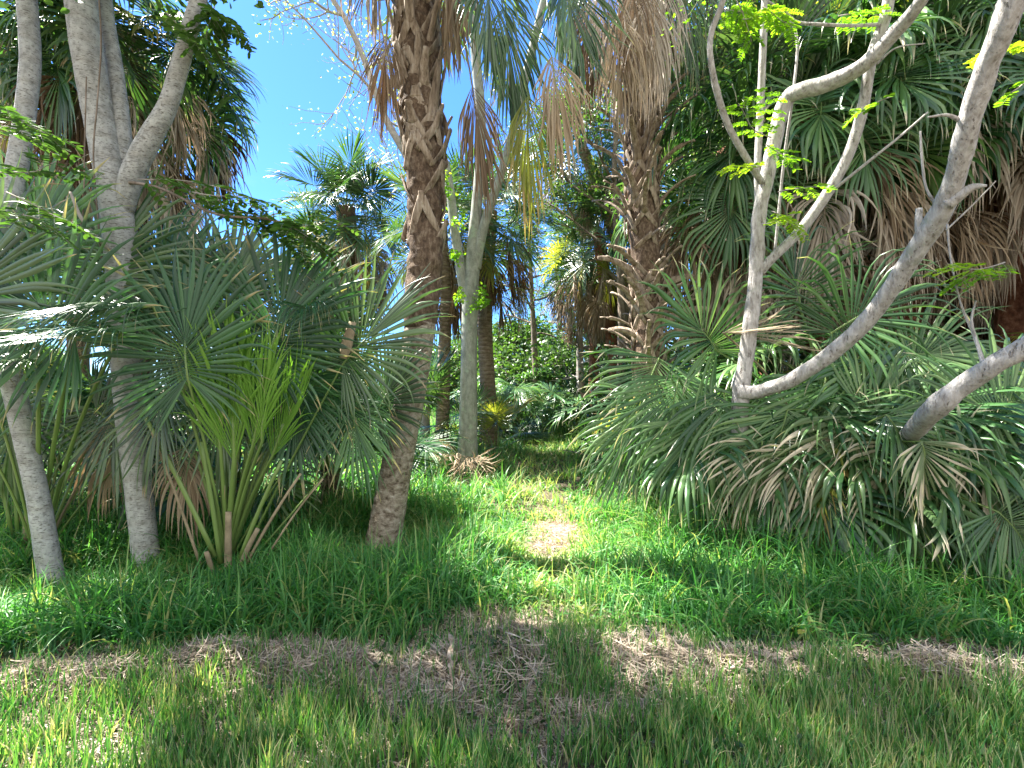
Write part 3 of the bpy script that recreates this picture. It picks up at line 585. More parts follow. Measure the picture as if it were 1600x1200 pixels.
# ---- 3. palm right behind it
palm('palm with a smooth ringed trunk, directly behind the forked grey tree', [gpt(764, 11.2), P(764, 640, 11.2), P(758, 520, 11.2), P(760, 430, 11.2), P(765, 330, 11.2)], [.24, .19, .17, .17, .18], nlive=24, ndead=14, lod=0, seed=21, sc=.85)
palm('slim palm seen between the leaning palm and the forked grey tree', [gpt(690, 10.), P(694, 560, 10), P(697, 470, 10), P(690, 380, 10), P(688, 345, 10)], [.15, .13, .12, .13, .14], nlive=20, ndead=12, lod=0, seed=23, sc=.72, yellow=.1)
# ---- 4. small palm against the blue sky
palm('palm standing alone against the blue sky, left of the leaning palm', [gpt(545, 13), P(548, 520, 13), P(545, 440, 13), P(543, 370, 13), P(540, 325, 13)], [.18, .19, .22, .25, .25], nlive=36, ndead=22, lod=0, seed=31, sc=.95, yellow=.15, mats=('fibre',))
# ---- 5. palms of the far middle
palm('palm with a reddish trunk and brown skirt, far back left of the big booted palm', [gpt(966, 12.5), P(962, 600, 12.5), P(952, 500, 12.5), P(944, 430, 12.5), P(935, 365, 12.5)], [.17, .15, .15, .16, .16], nlive=26, ndead=16, lod=0, seed=41, sc=.85, yellow=.2, mats=('fibrered',))
palm('slender palm with tan hanging skirt beside the bare twiggy trunk', [gpt(928, 14.), P(928, 600, 14), P(929, 520, 14), P(925, 460, 14), P(918, 395, 14)], [.17, .15, .15, .16, .16], nlive=20, ndead=16, lod=0, seed=43, sc=.8, yellow=.1, mats=('fibrered',))
palm('tall palm crowning above the gap, behind the yellowing hanging frond', [gpt(1010, 12.5), P(1000, 600, 12.5), P(980, 450, 12.6), P(945, 320, 12.6), P(905, 220, 12.6)], [.16, .13, .13, .14, .14], nlive=24, ndead=6, lod=0, seed=47, sc=.8)
# ---- 6. big booted palm
bp_path = [gpt(1015, 6.8), P(1014, 560, 6.8), P(1012, 450, 6.8), P(1005, 350, 6.8), P(1003, 250, 6.8), P(1002, 130, 6.8), P(1000, 30, 6.8), P(1000, -130, 6.8)]
bpalm, cp = palm('big palm with long splayed grey leaf stubs on its trunk, right of the path', bp_path, [.22, .2, .19, .2, .2, .2, .2, .2], nlive=13, ndead=8, mats=('fibre',), seed=51, deadz=(.3, .8), sc=.8, live_hi=5, az0=2.2)
add_boots(bpalm, cp, lambda z: .2, 1.9, 3.35, .034, stub=(.35, .6), el=(30, 60), curl=.6, seed=52)
add_boots(bpalm, cp, lambda z: .2, 3.4, 4.0, .13, stub=(.2, .3), el=(30, 60), curl=.3, seed=53)
add_boots(bpalm, cp, lambda z: .2, 3.9, 6.8, .04, stub=(.4, .8), el=(58, 78), curl=.9, seed=54)
for k, (a, b, Y, ax, mt) in enumerate([(918, 5, 6.0, (.0, 0, -1), 'dead'), (965, 25, 5.7, (.05, 0, -1), 'deadpink'), (1012, 0, 5.8, (0, 0, -1), 'deadgrey'), (900, -40, 6.2, (-.1, 0, -1), 'fan'), (1060, -40, 6, (.2, 0, -1), 'fan'), (1035, -30, 5.9, (0, 0, -1), 'deadgrey'), (945, -30, 5.8, (0, 0, -1), 'deadgrey'), (990, -40, 5.7, (0, 0, -1), 'dead')]):
    dd = mt != 'fan'
    custom_frond(bpalm, P(1000, -40, 6.7), P(a, b, Y), ax, (0, -1, .2), 1.35, mat=mt, pmat='petioledead' if dd else 'petiole', name='dead_frond' if dd else 'frond', seed=k+70, bow=.3, spread=38, split=.42, fold=.6, tw=1.0, jit=.06, rec=.05, stiff=.3, droop=1.6, nseg=60, wmul=2.0)

# ---- 7. palms crowding the right side
GR = None
right = [
 ('palm whose bleached skirt hangs just right of the big booted palm', (1140, 7.4, 235), 30, 18, 1.0, 61),
 ('palm with long tan skirt behind the upright grey stems', (1260, 6.9, 175), 32, 18, 1.05, 62),
 ('dark green palm crown behind the thick slanting grey limb', (1400, 7.0, 95), 34, 16, 1.1, 63),
 ('palm with brown skirt at the right edge of the grove', (1560, 6.6, 120), 32, 16, 1.1, 64),
 ('shaded palm deep behind the slanting limb', (1480, 8.6, 235), 28, 16, 1.1, 65),
 ('tall palm rising highest behind the upright grey stems', (1180, 9.0, 20), 30, 12, 1.15, 66),
 ('palm deep in the shade at the far right, lowest of the standing crowns', (1640, 8.2, 260), 28, 12, 1.1, 67),
 ('palm crown behind the fork of the weathered tree', (1330, 9.4, 290), 30, 16, 1.15, 68),
 ('tall palm at the top right behind the thick limb', (1500, 9.5, 10), 30, 12, 1.2, 69),
]
for lab, (px, Y, py), nl, nd, sc, sd in right:
    t = P(px, py, Y); g0 = gpt(px+25, Y); nd += 8
    palm(lab, [g0, g0*.6+t*.4+[.05, 0, 0], g0*.25+t*.75+[.03, 0, 0], t], [.2, .17, .17, .19], nlive=nl, ndead=nd, seed=sd, sc=sc, mats=('fibrered',), az0=sd*.7, yellow=.04, weep=.3)
# ---- 8. petticoat palms upper left
palm('petticoat palm whose dark skirt hangs against the sky behind the grey forked trunk', [gpt(215, 6.3), P(212, 500, 6.3), P(205, 250, 6.3), P(200, 60, 6.3)], [.2, .17, .17, .2], nlive=38, ndead=24, seed=71, sc=.86, az0=.1, elmin=4, deadz=(.3, 1.1), mats=('fibre',), weep=.6)
palm('brown-skirted palm at the far left behind the thin leaning trunk', [gpt(0, 6.6), P(0, 500, 6.6), P(10, 250, 6.6), P(15, 60, 6.6)], [.2, .17, .17, .2], nlive=16, ndead=14, seed=72, sc=.85, az0=.9, elmin=4, mats=('fibre',))
palm('low palm crown behind the left grey trunks, drooping against the bright sky', [gpt(120, 9.5), P(122, 500, 9.5), P(118, 300, 9.5), P(115, 250, 9.5)], [.2, .17, .17, .2], nlive=12, ndead=5, seed=73, sc=.75, az0=.4, mats=('fibre',))

# ------------------------------------------------------------------ trunkless young palms
def young_palm(label, x, y, z0, n, fam, sc=1., seed=1, az=(0, 2*pi), ndead=0, group=None, lod=0, kmax=None, name='young_palm', mats=None, stem=True, yellow=0.):
    random.seed(seed); r = np.random.default_rng(seed); g0 = np.array([x, y, float(gz(x, y))])
    root = thing(name, label, 'palm', g0, group); top = g0+[0, 0, z0]
    if z0 > .15 and stem:
        mb = MB(); mb.tube(catmull(np.array([g0-[0, 0, .05], g0+[.02, 0, z0*.5], top]), 6), .14*sc, sides=14, ref=(0, 1, 0), rough=.2, seed=seed); mb.build('trunk', M['fibre'], root)
    kk = kmax or (5 if fam == 'weep' else 4)
    for i in range(n):
        u = i/max(n-1, 1); a = az[0]+(az[1]-az[0])*((i*.381966+r.uniform(-.04, .04)) % 1.); j = min(int(u*kk), kk-1)
        add_frond(root, f'{fam}{j}{"nf"[lod]}', top+[cos(a)*.08, sin(a)*.08, -.1*u], a, sc*r.uniform(.85, 1.12), (r.normal(0, .1), r.normal(0, .1)), mat=(random.choice(mats) if mats else ('fanyellow' if r.uniform() < yellow else None)))
    for i in range(ndead):
        a = r.uniform(*az); add_frond(root, f'dead{r.integers(0, 3)}{"nf"[lod]}', top+[cos(a)*.1, sin(a)*.1, -.1], a, sc*r.uniform(.7, .95), (0, 0), name='dead_frond', mat='deadgrey')
    return root
# right weeping clump
yr = [
 ('weeping palm in front of the big booted palm, its drooping fans reaching the path', 1120, 5.6, .7, 24, .72, 81, 2),
 ('weeping palm behind the foot of the weathered grey tree', 1215, 5.3, .75, 28, .8, 82, 3),
 ('weeping palm in the middle of the right-hand clump under the slanting limb', 1335, 5.1, .8, 30, .85, 83, 3),
 ('weeping palm whose fans spread under the lower bare limb', 1470, 4.9, .7, 28, .85, 84, 3),
 ('weeping palm spreading out of the picture at the right edge', 1640, 4.5, .5, 26, .85, 85, 2),
 ('taller weeping palm behind the clump, left of the slanting limb', 1290, 6.3, 1.3, 28, .95, 86, 2),
 ('taller weeping palm behind the clump, right of the slanting limb', 1520, 6.0, 1.3, 28, .95, 87, 2),
 ('weeping palm low behind the others at the left end of the clump', 1150, 6.9, 1.0, 20, .85, 88, 2),
]
for lab, px, Y, z0, n, sc, sd, nd in yr: young_palm(lab, (px-800)/FPX*Y, Y, z0, n, 'weep', sc, sd, ndead=nd+4, yellow=.05)
# leaves the photograph shows singly on that clump
cl = thing('young_palm', 'low weeping palm hanging its bleached-tipped fan over the grass, front of the right-hand clump', 'palm', gpt(1290, 5.0))
for k, (a, b, Y, ax, n_, L, mt, kw) in enumerate([
    (1190, 690, 4.35, (0, -.2, -1), (0, -1, .1), 1.0, 'fanskirt', dict(spread=100, droop=1.0, split=.4, wmul=1.1)),
    (1120, 548, 4.7, (-.45, -.2, .75), (.2, -1, .3), .95, 'fanweep', dict(spread=140, droop=.8, split=.5)),
    (1250, 700, 4.3, (.3, -.3, -1), (0, -1, .2), .95, 'fanskirt', dict(spread=110, droop=.8)),
    (1345, 640, 4.3, (.9, -.1, -.1), (-.1, -1, .5), .95, 'fanweep', dict(spread=130, droop=.9, split=.5)),
    (1400, 690, 4.1, (.1, -.3, -1), (0, -1, .2), 1.0, 'fanskirt', dict(spread=110, droop=1.0)),
    (1476, 752, 3.75, (.9, -.15, -.65), (-.2, -.8, .6), 1.05, 'fanweep', dict(spread=100, droop=.3, split=.7)),
    (1300, 520, 4.6, (.3, -.3, .3), (0, -1, .5), 1.0, 'fanweep', dict(spread=140, droop=1.2, split=.35)),
    (1400, 560, 4.5, (.6, -.3, .2), (0, -1, .6), 1.0, 'fanweep', dict(spread=140, droop=1.2, split=.35)),
    (1540, 640, 3.9, (.7, -.2, .3), (-.2, -1, .5), 1.0, 'fanweep', dict(spread=130, droop=1.1, split=.45)),
    (1560, 800, 3.5, (.6, -.3, -.7), (-.2, -1, .4), .9, 'fanweep', dict(spread=110, droop=.7)),
    (1250, 480, 4.9, (-.1, -.2, .9), (0, -1, .3), 1.0, 'fanweep', dict(spread=130, droop=1.3, split=.4)),
    (1130, 520, 4.5, (1, -.1, .12), (0, -.5, 1), .85, 'deadpink', dict(spread=26, droop=.15, split=.8, fold=.3, nseg=22)),
    (1330, 760, 4.2, (0, -.2, -1), (0, -1, .1), .7, 'deadgrey', dict(spread=60, droop=1.6, nseg=26)),
    (1450, 760, 4.1, (0, -.2, -1), (0, -1, .1), .65, 'deadgrey', dict(spread=60, droop=1.6, nseg=22)),
    (1385, 648, 3.75, (.55, -.2, -.75), (0, -1, .35), .75, 'fanweep', dict(spread=85, droop=.7, nseg=40, wmul=1.15)),
    (1440, 690, 3.6, (.2, -.2, -1), (0, -1, .3), .6, 'fanskirt', dict(spread=80, droop=.7, nseg=36, wmul=1.1)),
    (1235, 720, 4.3, (0, -.2, -1), (0, -1, .1), .75, 'deadgrey', dict(spread=60, droop=1.6, nseg=26))]):
    dd = mt.startswith('dead'); kk = dict(spread=120, droop=.8, nseg=56, tw=.7, jit=.06); kk.update(kw)
    custom_frond(cl, gpt(1290+20*math.sin(k*2), 5.0)+[0, 0, .5], P(a, b, Y), ax, n_, L, mat=mt, pmat='petioledead' if dd else 'petiole', name='dead_frond' if dd else 'frond', seed=k+200, bow=.15, **kk)

def drape(label, px0, Y0, z0, lst):
    b0 = gpt(px0, Y0); root = thing('young_palm', label, 'palm', b0)
    for k, (a, b, Y, dx, L, mt) in enumerate(lst):
        custom_frond(root, b0+[0, 0, z0], P(a, b, Y), (dx, -.25, -.75), (dx*.3, -1, .45), L, mat=mt, seed=k*7+px0, bow=.22, spread=80, droop=.75, split=.5, nseg=42, wmul=1.15, tw=.6, jit=.05, fold=.15, lat=.3, K=11, rec=.3)
drape('weeping palm with broad fans draped like a curtain, left end of right-hand clump', 1090, 5.2, .6, [(1010, 620, 4.9, -.5, 1.0, 'fanweep'), (1060, 590, 4.7, -.2, 1.1, 'fanweep'), (1085, 655, 4.6, -.1, 1.0, 'fanweep'), (1130, 610, 4.55, .1, 1.1, 'fanweep'), (1030, 560, 5.1, -.4, 1.1, 'fanweep'), (1000, 680, 5.0, -.7, .8, 'fan')])
drape('weeping palm with long fans draped to the grass beneath the low bare limb', 1420, 4.7, .6, [(1290, 590, 4.5, -.2, 1.15, 'fanweep'), (1350, 560, 4.5, 0, 1.15, 'fanweep'), (1330, 650, 4.25, -.1, 1.1, 'fanskirt'), (1440, 600, 4.35, .15, 1.15, 'fanweep'), (1230, 640, 4.4, -.3, 1.1, 'fanweep'), (1420, 530, 4.6, .2, 1.2, 'fanweep')])
drape('weeping palm with pale-edged fans draped beside the right edge of the picture', 1560, 4.6, .5, [(1500, 640, 4.1, 0, 1.1, 'fanweep'), (1570, 600, 4.2, .1, 1.15, 'fanweep'), (1620, 660, 3.9, .2, 1.1, 'fanweep'), (1530, 700, 3.9, .3, 1.0, 'fanskirt'), (1600, 540, 4.4, .2, 1.2, 'fanweep')])
# left clump: stiff blue-green fans, mostly facing the camera
def left_leaf(root, base, a, b, Y, ax, L, k, mat=None, nrmv=(0.1, -1, .25), name='frond', pmat='petiole', bow=.1, pw=(.02, .01), **kw):
    mat = mat or ('fan' if k % 3 == 0 else 'fanblue')
    kk = dict(spread=150, droop=.38, nseg=60, tw=.5, jit=.04, split=.47, fold=.2, rec=.2, K=11, lat=.55, wmul=1.08); kk.update(kw)
    return custom_frond(root, base, P(a, b, Y), ax, nrmv, L, mat=mat, pmat=pmat, name=name, seed=k+300, bow=bow, pw=pw, **kk)
A = thing('young_palm', 'trunkless fan palm with cut stalks at its base, between grey trunk and leaning palm', 'palm', gpt(355, 4.15)); ba = gpt(355, 4.15)
left_leaf(A, ba, 293, 590, 3.7, (-.15, -.05, 1), 1.05, 1, rec=.25)
left_leaf(A, ba, 420, 563, 3.95, (.2, 0, 1), 1.12, 2, rec=.2, lat=.62)
left_leaf(A, ba+[.1, 0, 0], 535, 570, 4.1, (.6, -.05, .75), 1.0, 3, rec=.2, bow=.02, spread=140)
left_leaf(A, ba+[.15, 0, 0], 588, 650, 4.5, (.35, 0, .9), .75, 4, mat='fan', bow=.0)
left_leaf(A, ba, 366, 722, 3.9, (.02, -.1, 1), 1.15, 5, mat='fanyoung', spread=26, split=.7, nseg=40, wmul=2.0, fold=.5, droop=.12, pw=(.035, .022), rec=0)
for kk_, (a_, b_, dx_) in enumerate([(395, 700, .25), (345, 705, -.12), (375, 680, .1), (425, 715, .4)]):
    left_leaf(A, ba, a_, b_, 3.85+.05*kk_, (dx_, -.1, 1), .95, 50+kk_, mat='fanyoung', spread=26, split=.55, nseg=30, fold=.5, droop=.25, wmul=1.8, pw=(.028, .016), rec=0)
for kk_, (a_, b_, Y_, dx_) in enumerate([(262, 600, 4.0, -.25), (455, 610, 4.2, .15), (545, 625, 4.3, .25), (345, 600, 4.1, 0.), (500, 590, 4.4, 0.)]):
    left_leaf(A, ba, a_, b_, Y_, (dx_, -.25, -.9), .85, 60+kk_, spread=75, nseg=36, droop=.6, wmul=1.1, nrmv=(0, -1, .3))
left_leaf(A, ba, 410, 690, 3.8, (.05, -.2, 1), .8, 6, mat='fanyoung', spread=18, split=.3, nseg=14, droop=1.0)
left_leaf(A, ba, 500, 545, 4.4, (.15, 0, 1), .9, 7, mat='fan')
left_leaf(A, ba, 470, 620, 4.2, (.1, -.1, .9), .9, 8, droop=.7)
left_leaf(A, ba, 350, 500, 4.3, (.05, .1, 1), 1.1, 9)
left_leaf(A, ba, 250, 480, 4.3, (-.1, .1, 1), 1.05, 10)
left_leaf(A, ba, 430, 520, 4.4, (.1, .1, 1), 1.0, 11)
left_leaf(A, ba, 240, 480, 3.7, (-.5, -.4, .0), .95, 12, spread=70, nrmv=(-.2, -.5, 1), droop=1.2, split=.4)
left_leaf(A, ba, 480, 480, 4.1, (.1, -.4, .0), .75, 13, spread=50, nrmv=(0, -.4, 1), droop=1.1, split=.4)
left_leaf(A, ba, 320, 520, 4.5, (-.3, .2, .8), 1.2, 14, mat='fan')
left_leaf(A, ba, 500, 560, 4.8, (.0, .2, 1), .9, 15, mat='fan')
for k, (a0, b0, a1, b1, wv, mt) in enumerate([(338, 925, 322, 862, .028, 'petioledead'), (368, 908, 403, 826, .026, 'petioledead'), (356, 900, 357, 800, .034, 'petioledead'), (312, 880, 236, 672, .014, 'petioledead'),
        (336, 870, 226, 650, .024, 'petiole'), (345, 880, 315, 690, .022, 'petiole'), (418, 868, 505, 748, .009, 'petioledead'), (372, 880, 440, 720, .02, 'petiole'), (380, 890, 470, 740, .014, 'petioledead')]):
    mb = MB(); p0 = P(a0, b0, 4.0); p1 = P(a1, b1, 3.95); u = np.linspace(0, 1, 7)[:, None]; mb.tube(p0+(p1-p0)*u+np.array([0, 0, .03])*np.sin(pi*u), np.linspace(wv, wv*.75, 7), np.linspace(wv*.6, wv*.45, 7), sides=8, ref=(0, 1, 0), rough=.1, seed=k); mb.build('cut_stalk' if k < 3 else 'stalk', M[mt], A)
left_leaf(A, ba+[0, .1, 0], 288, 700, 4.2, (.15, -.2, -1), .75, 21, mat='dead', wmul=2.0, pmat='petioledead', name='dead_frond', spread=70, droop=1.7, tw=1.2, split=.3, nseg=36)
mb = MB(); u = np.linspace(0, 1, 6)[:, None]; p0 = P(536, 560, 4.05); p1 = P(551, 503, 4.05); mb.tube(p0+(p1-p0)*u, [.03, .045, .05, .045, .04, .03], .01, sides=8, ref=(0, 1, 0), rough=.1); tag(mb.build('dry_leaf_base', M['petioledead'], loc=P(543, 530, 4.05)), 'fallen brown leaf base caught among the green fans beside the leaning palm', 'leaf base')
B = thing('young_palm', 'fan palm at the far left edge, its broad fans crossing the two grey trunks', 'palm', gpt(60, 4.3)); bb = gpt(60, 4.3)
left_leaf(B, bb, 117, 531, 3.5, (-.7, -.1, .65), 1.15, 31, rec=.25)
left_leaf(B, bb, 60, 420, 3.9, (-.2, 0, 1), 1.1, 32)
left_leaf(B, bb, -60, 500, 3.5, (.1, 0, 1), 1.2, 33)
left_leaf(B, bb, 160, 460, 4.2, (.05, 0, 1), 1.2, 34, mat='fan')
left_leaf(B, bb, 190, 520, 3.5, (-.5, -.5, .0), .9, 35, spread=80, nrmv=(-.3, -.5, 1), droop=1.2, split=.4)
left_leaf(B, bb, 60, 560, 3.5, (-.5, -.4, .0), .9, 36, spread=90, nrmv=(-.3, -.6, 1), droop=.8, split=.4)
left_leaf(B, bb, 150, 640, 4.2, (.5, 0, -.5), .9, 37, mat='fan', droop=.8)
left_leaf(B, bb, 230, 690, 4.6, (-.5, 0, -.5), .9, 38, mat='fan', droop=.7)
left_leaf(B, bb, 20, 640, 4.1, (-.2, 0, -.7), .9, 39, mat='fan', droop=.8)
left_leaf(B, bb, 192, 660, 4.5, (-.3, -.2, -1), .85, 40, mat='deadpink', wmul=1.8, pmat='petioledead', name='dead_frond', spread=60, droop=1.7, tw=1.2, nseg=32)
left_leaf(B, bb, -20, 700, 3.9, (-.1, 0, .9), .9, 41, spread=60, nseg=30)
left_leaf(B, bb, 240, 520, 4.6, (.3, .1, .9), 1.2, 42, mat='fan')
left_leaf(B, bb, 290, 530, 4.9, (0, .1, 1), 1.2, 43, mat='fan')
left_leaf(B, bb, 120, 480, 4.8, (.1, .1, 1), 1.2, 44, mat='fan')
for k, (a0, b0, a1, b1, wv, mt) in enumerate([(38, 850, 48, 780, .03, 'petioledead'), (35, 860, 60, 690, .03, 'petiole'), (20, 840, -10, 700, .02, 'petiole'), (28, 840, 20, 700, .02, 'petiole')]):
    mb = MB(); p0 = P(a0, b0, 4.3); p1 = P(a1, b1, 4.25); u = np.linspace(0, 1, 5)[:, None]; mb.tube(p0+(p1-p0)*u, wv, wv*.6, sides=8, ref=(0, 1, 0), rough=.1, seed=k); mb.build('stalk', M[mt], B)
young_palm('second-row fan palm hanging brown dead leaves just left of the leaning palm', (515-800)/FPX*5.8, 5.8, .6, 20, 'stiff', .8, 91, ndead=7, mats=['fan', 'fanblue'])
young_palm('fan palm in the second row behind the broad camera-facing fan', (370-800)/FPX*5.9, 5.9, .5, 20, 'stiff', .85, 92, ndead=4, mats=['fan', 'fanblue'])
young_palm('fan palm in the second row behind the two grey trunks', (170-800)/FPX*5.6, 5.6, .5, 18, 'stiff', .7, 93, ndead=2, mats=['fan', 'fanblue'])
young_palm('fan palm in the second row at the far left edge', (0-800)/FPX*5.6, 5.6, .5, 18, 'stiff', .7, 94, ndead=1, mats=['fan', 'fanblue'])
young_palm('small fan palm between the leaning palm and the forked grey tree', (645-800)/FPX*9.6, 9.6, .5, 14, 'stiff', .9, 95, mats=['fan', 'fanyellow', 'fan'])
young_palm('little yellowing fan palm at the foot of the ringed palm', (772-800)/FPX*10.5, 10.5, .2, 10, 'stiff', .75, 96, mats=['fanyellow', 'fan'])

# ------------------------------------------------------------------ grey trees left
T1 = thing('thin_tree', 'thin leaning grey trunk nearest the left edge', 'tree', gpt(80, 3.9))
limb(T1, [(84, 925, 3.9, 39.6), (78, 890, 3.9, 32.7), (60, 780, 3.9, 28.4), (38, 680, 3.9, 28.4), (12, 560, 3.9, 28.4), (3, 470, 3.9, 26.7), (10, 380, 3.95, 29.2), (22, 290, 4, 27.5), (36, 200, 4.05, 25.8), (47, 100, 4.1, 25.8), (42, 0, 4.15, 25.8), (30, -120, 4.2, 22.4), (20, -300, 4.3, 15.5)], 'trunk', 'greybark')
limb(T1, [(40, -20, 4.15, 20.6), (90, -120, 4., 15.5), (150, -260, 3.8, 10.3)], 'branch')
T2 = thing('forked_tree', 'thick smooth grey trunk forking into three limbs at the upper left', 'tree', gpt(228, 4.25))
limb(T2, [(230, 905, 4.25, 46), (227, 860, 4.25, 37), (215, 750, 4.25, 37), (202, 640, 4.25, 38), (193, 520, 4.25, 39), (190, 420, 4.25, 42), (186, 350, 4.25, 46), (173, 275, 4.25, 42), (154, 180, 4.25, 41), (138, 90, 4.2, 42), (128, 10, 4.2, 43), (122, -60, 4.2, 40), (110, -260, 4.2, 30)], 'trunk', 'greybark', n=9)
limb(T2, [(192, 340, 4.3, 29.2), (193, 280, 4.32, 27.5), (190, 200, 4.35, 24.9), (180, 110, 4.4, 22.4), (166, 20, 4.45, 20.6), (160, -80, 4.5, 18.9), (200, -250, 4.6, 12.0)])
limb(T2, [(192, 330, 4.25, 29.2), (208, 270, 4.2, 32.7), (235, 215, 4.15, 31.0), (262, 165, 4.1, 26.7), (282, 100, 4.05, 24.9), (298, 40, 4., 23.2), (318, -30, 3.95, 21.5), (350, -200, 3.9, 13.8)])
for k, (a, b, Y, dd, L, sz) in enumerate([(-10, 200, 2.9, (1, -.1, -.05), .35, .022), (-20, 270, 2.9, (1, 0, .02), .45, .022), (-30, 330, 2.8, (1, 0, -.1), .5, .022), (-10, 160, 2.8, (.8, 0, -.3), .35, .022), (10, 300, 3., (.9, .1, -.3), .4, .02)]):
    spray(T1, P(a, b, Y), dd, L, 7, sz*1.5, 'leaf', k, leafL=.2, pairs=6)
for k, (a, b, Y, dd, L) in enumerate([(215, 280, 3.8, (1, 0, -.12), .8), (300, 300, 3.8, (1, -.1, -.3), .6), (370, 330, 3.8, (1, 0, -.25), .7), (430, 345, 3.8, (.9, 0, -.35), .45), (440, 340, 3.7, (.5, -.2, -.5), .4), (300, 310, 3.9, (.8, .2, -.1), .6), (260, 20, 3.9, (.4, 0, -.5), .35), (310, 5, 3.9, (.5, 0, -.3), .35), (335, 10, 4., (-.1, 0, -.9), .3), (390, 320, 3.9, (.9, .1, -.5), .6)]):
    spray(T2, P(a, b, Y), dd, L, 11, .034, 'leaf', k+20, leafL=.21, pairs=6)
limb(T2, [(185, 285, 4.25, 6), (220, 287, 4.08, 5), (260, 298, 4., 4), (340, 335, 3.85, 4), (430, 345, 3.8, 4), (500, 390, 3.8, 3)], 'twig', 'brownbark', sides=6)
for tr, c0 in ((T1, [(30, -250, 4.2), (80, -220, 4), (150, -260, 3.8), (-20, -200, 4.4)]), (T2, [(110, -200, 4.2), (160, -180, 4.4), (200, -250, 4.6), (340, -180, 3.9), (320, -80, 3.9), (60, -260, 4.0), (400, -240, 3.6)])):
    crown_part(tr, [(P(*c), (math.cos(i*2.1+k), math.sin(i*2.1+k)-.3, .25)) for i, c in enumerate(c0) for k in (0, 2.)], 'leaf', .085, 5, int(abs(c0[0][0])), spread=.5, twig=1.1, lv=2)
limb(T2, [(175, 395, 4.1, 7), (130, 345, 3.9, 6), (110, 300, 3.9, 4)], 'twig', 'twig', sides=6)
vi = MB(); q = catmull(np.array([P(150, -60, 4.05), P(158, 60, 4.02), P(152, 160, 4.02), P(146, 240, 4.05), P(152, 330, 4.05), P(160, 420, 4.05)]), 8); vi.tube(q, .006, sides=6); q = catmull(np.array([P(135, 120, 4.), P(132, 240, 3.98), P(130, 330, 3.95), P(118, 380, 3.95)]), 8); vi.tube(q, .005, sides=6)
tag(vi.build('vine', M['brownbark'], loc=P(152, 330, 4.05)), 'thin dead vine hanging down the thick grey trunk', 'vine')

# ------------------------------------------------------------------ weathered tree right
W = thing('weathered_tree', 'weathered grey tree with a long limb slanting up out of the picture at the right', 'tree', gpt(1155, 4.5))
limb(W, [(1158, 800, 4.5, 30.6), (1155, 700, 4.5, 25.2), (1156, 640, 4.5, 26.1), (1158, 605, 4.5, 25.2), (1166, 560, 4.5, 22.5), (1174, 500, 4.5, 22.5), (1182, 420, 4.5, 21.6), (1186, 340, 4.48, 20.7), (1198, 280, 4.45, 20.7), (1212, 210, 4.4, 21.6), (1228, 158, 4.35, 24.3), (1250, 142, 4.25, 24.3), (1300, 128, 4.1, 24.3), (1350, 100, 3.9, 22.5), (1400, 50, 3.7, 20.7), (1440, 0, 3.5, 19.8), (1500, -120, 3.2, 18.0)], 'trunk', 'barewood', rough=.2, n=8)
limb(W, [(1154, 612, 4.48, 25.2), (1180, 612, 4.4, 22.5), (1215, 602, 4.25, 21.6), (1260, 580, 4.1, 22.5), (1320, 535, 3.9, 24.3), (1375, 475, 3.7, 26.1), (1420, 410, 3.5, 27.9), (1465, 340, 3.3, 32.4), (1492, 280, 3.15, 30.6), (1512, 200, 3., 30.6), (1540, 110, 2.85, 32.4), (1572, 30, 2.7, 34.2), (1600, -60, 2.6, 36.0), (1640, -200, 2.5, 36.0)], 'branch', 'barewood', rough=.2, n=8)
limb(W, [(1188, 425, 4.5, 14.4), (1205, 405, 4.45, 14.4), (1255, 355, 4.4, 15.3), (1300, 290, 4.3, 16.2), (1330, 230, 4.2, 16.2), (1348, 170, 4.1, 16.2), (1362, 90, 4., 16.2), (1385, 20, 3.9, 17.1), (1400, -80, 3.8, 14.4)], 'branch', 'barewood', n=7)
limb(W, [(1190, 285, 4.42, 9.9), (1165, 245, 4.3, 9.9), (1140, 200, 4.2, 9.9), (1122, 150, 4.1, 9.9), (1110, 90, 4.0, 9.0), (1112, 50, 4., 9.0), (1130, 0, 3.9, 9.0), (1150, -90, 3.8, 7.2)], 'branch', 'barewood', n=6, sides=10)
limb(W, [(1186, 340, 4.55, 11.7), (1184, 260, 4.5, 10.8), (1188, 170, 4.5, 10.8), (1192, 80, 4.45, 10.8), (1196, -20, 4.4, 9.9), (1200, -120, 4.4, 7.2)], 'branch', 'barewood', n=6, sides=10)
limb(W, [(1210, 400, 4.6, 4.5), (1225, 250, 4.5, 4.5), (1240, 140, 4.4, 4.5), (1245, 60, 4.4, 4.5), (1225, 20, 4.4, 3.6), (1180, -10, 4.4, 3.6)], 'twig', 'barewood', sides=6)
limb(W, [(1303, 296, 4.2, 5.4), (1360, 250, 4., 4.5), (1410, 210, 3.9, 3.6), (1450, 175, 3.8, 2.7)], 'twig', 'barewood', sides=6)
limb(W, [(1480, 320, 3.2, 19.8), (1500, 305, 3.15, 16.2), (1520, 293, 3.1, 12.6), (1542, 290, 3.05, 3.6)], 'twig', 'barewood', sides=10)
limb(W, [(1438, 385, 3.5, 11.7), (1435, 350, 3.45, 9.9), (1436, 326, 3.45, 9.0)], 'broken_stub', 'barewood', sides=10)
limb(W, [(1462, 320, 3.3, 4.5), (1446, 290, 3.3, 3.6), (1440, 240, 3.3, 3.6), (1438, 205, 3.3, 2.7)], 'twig', 'barewood', sides=6)
limb(W, [(1500, 188, 3., 7.2), (1480, 180, 3., 5.4), (1450, 183, 3., 2.7)], 'twig', 'barewood', sides=6)
limb(W, [(1375, 38, 3.9, 6.3), (1330, 40, 3.9, 5.4), (1280, 38, 3.95, 5.4), (1245, 34, 4., 4.5), (1225, 15, 4., 3.6)], 'twig', 'barewood', sides=6)
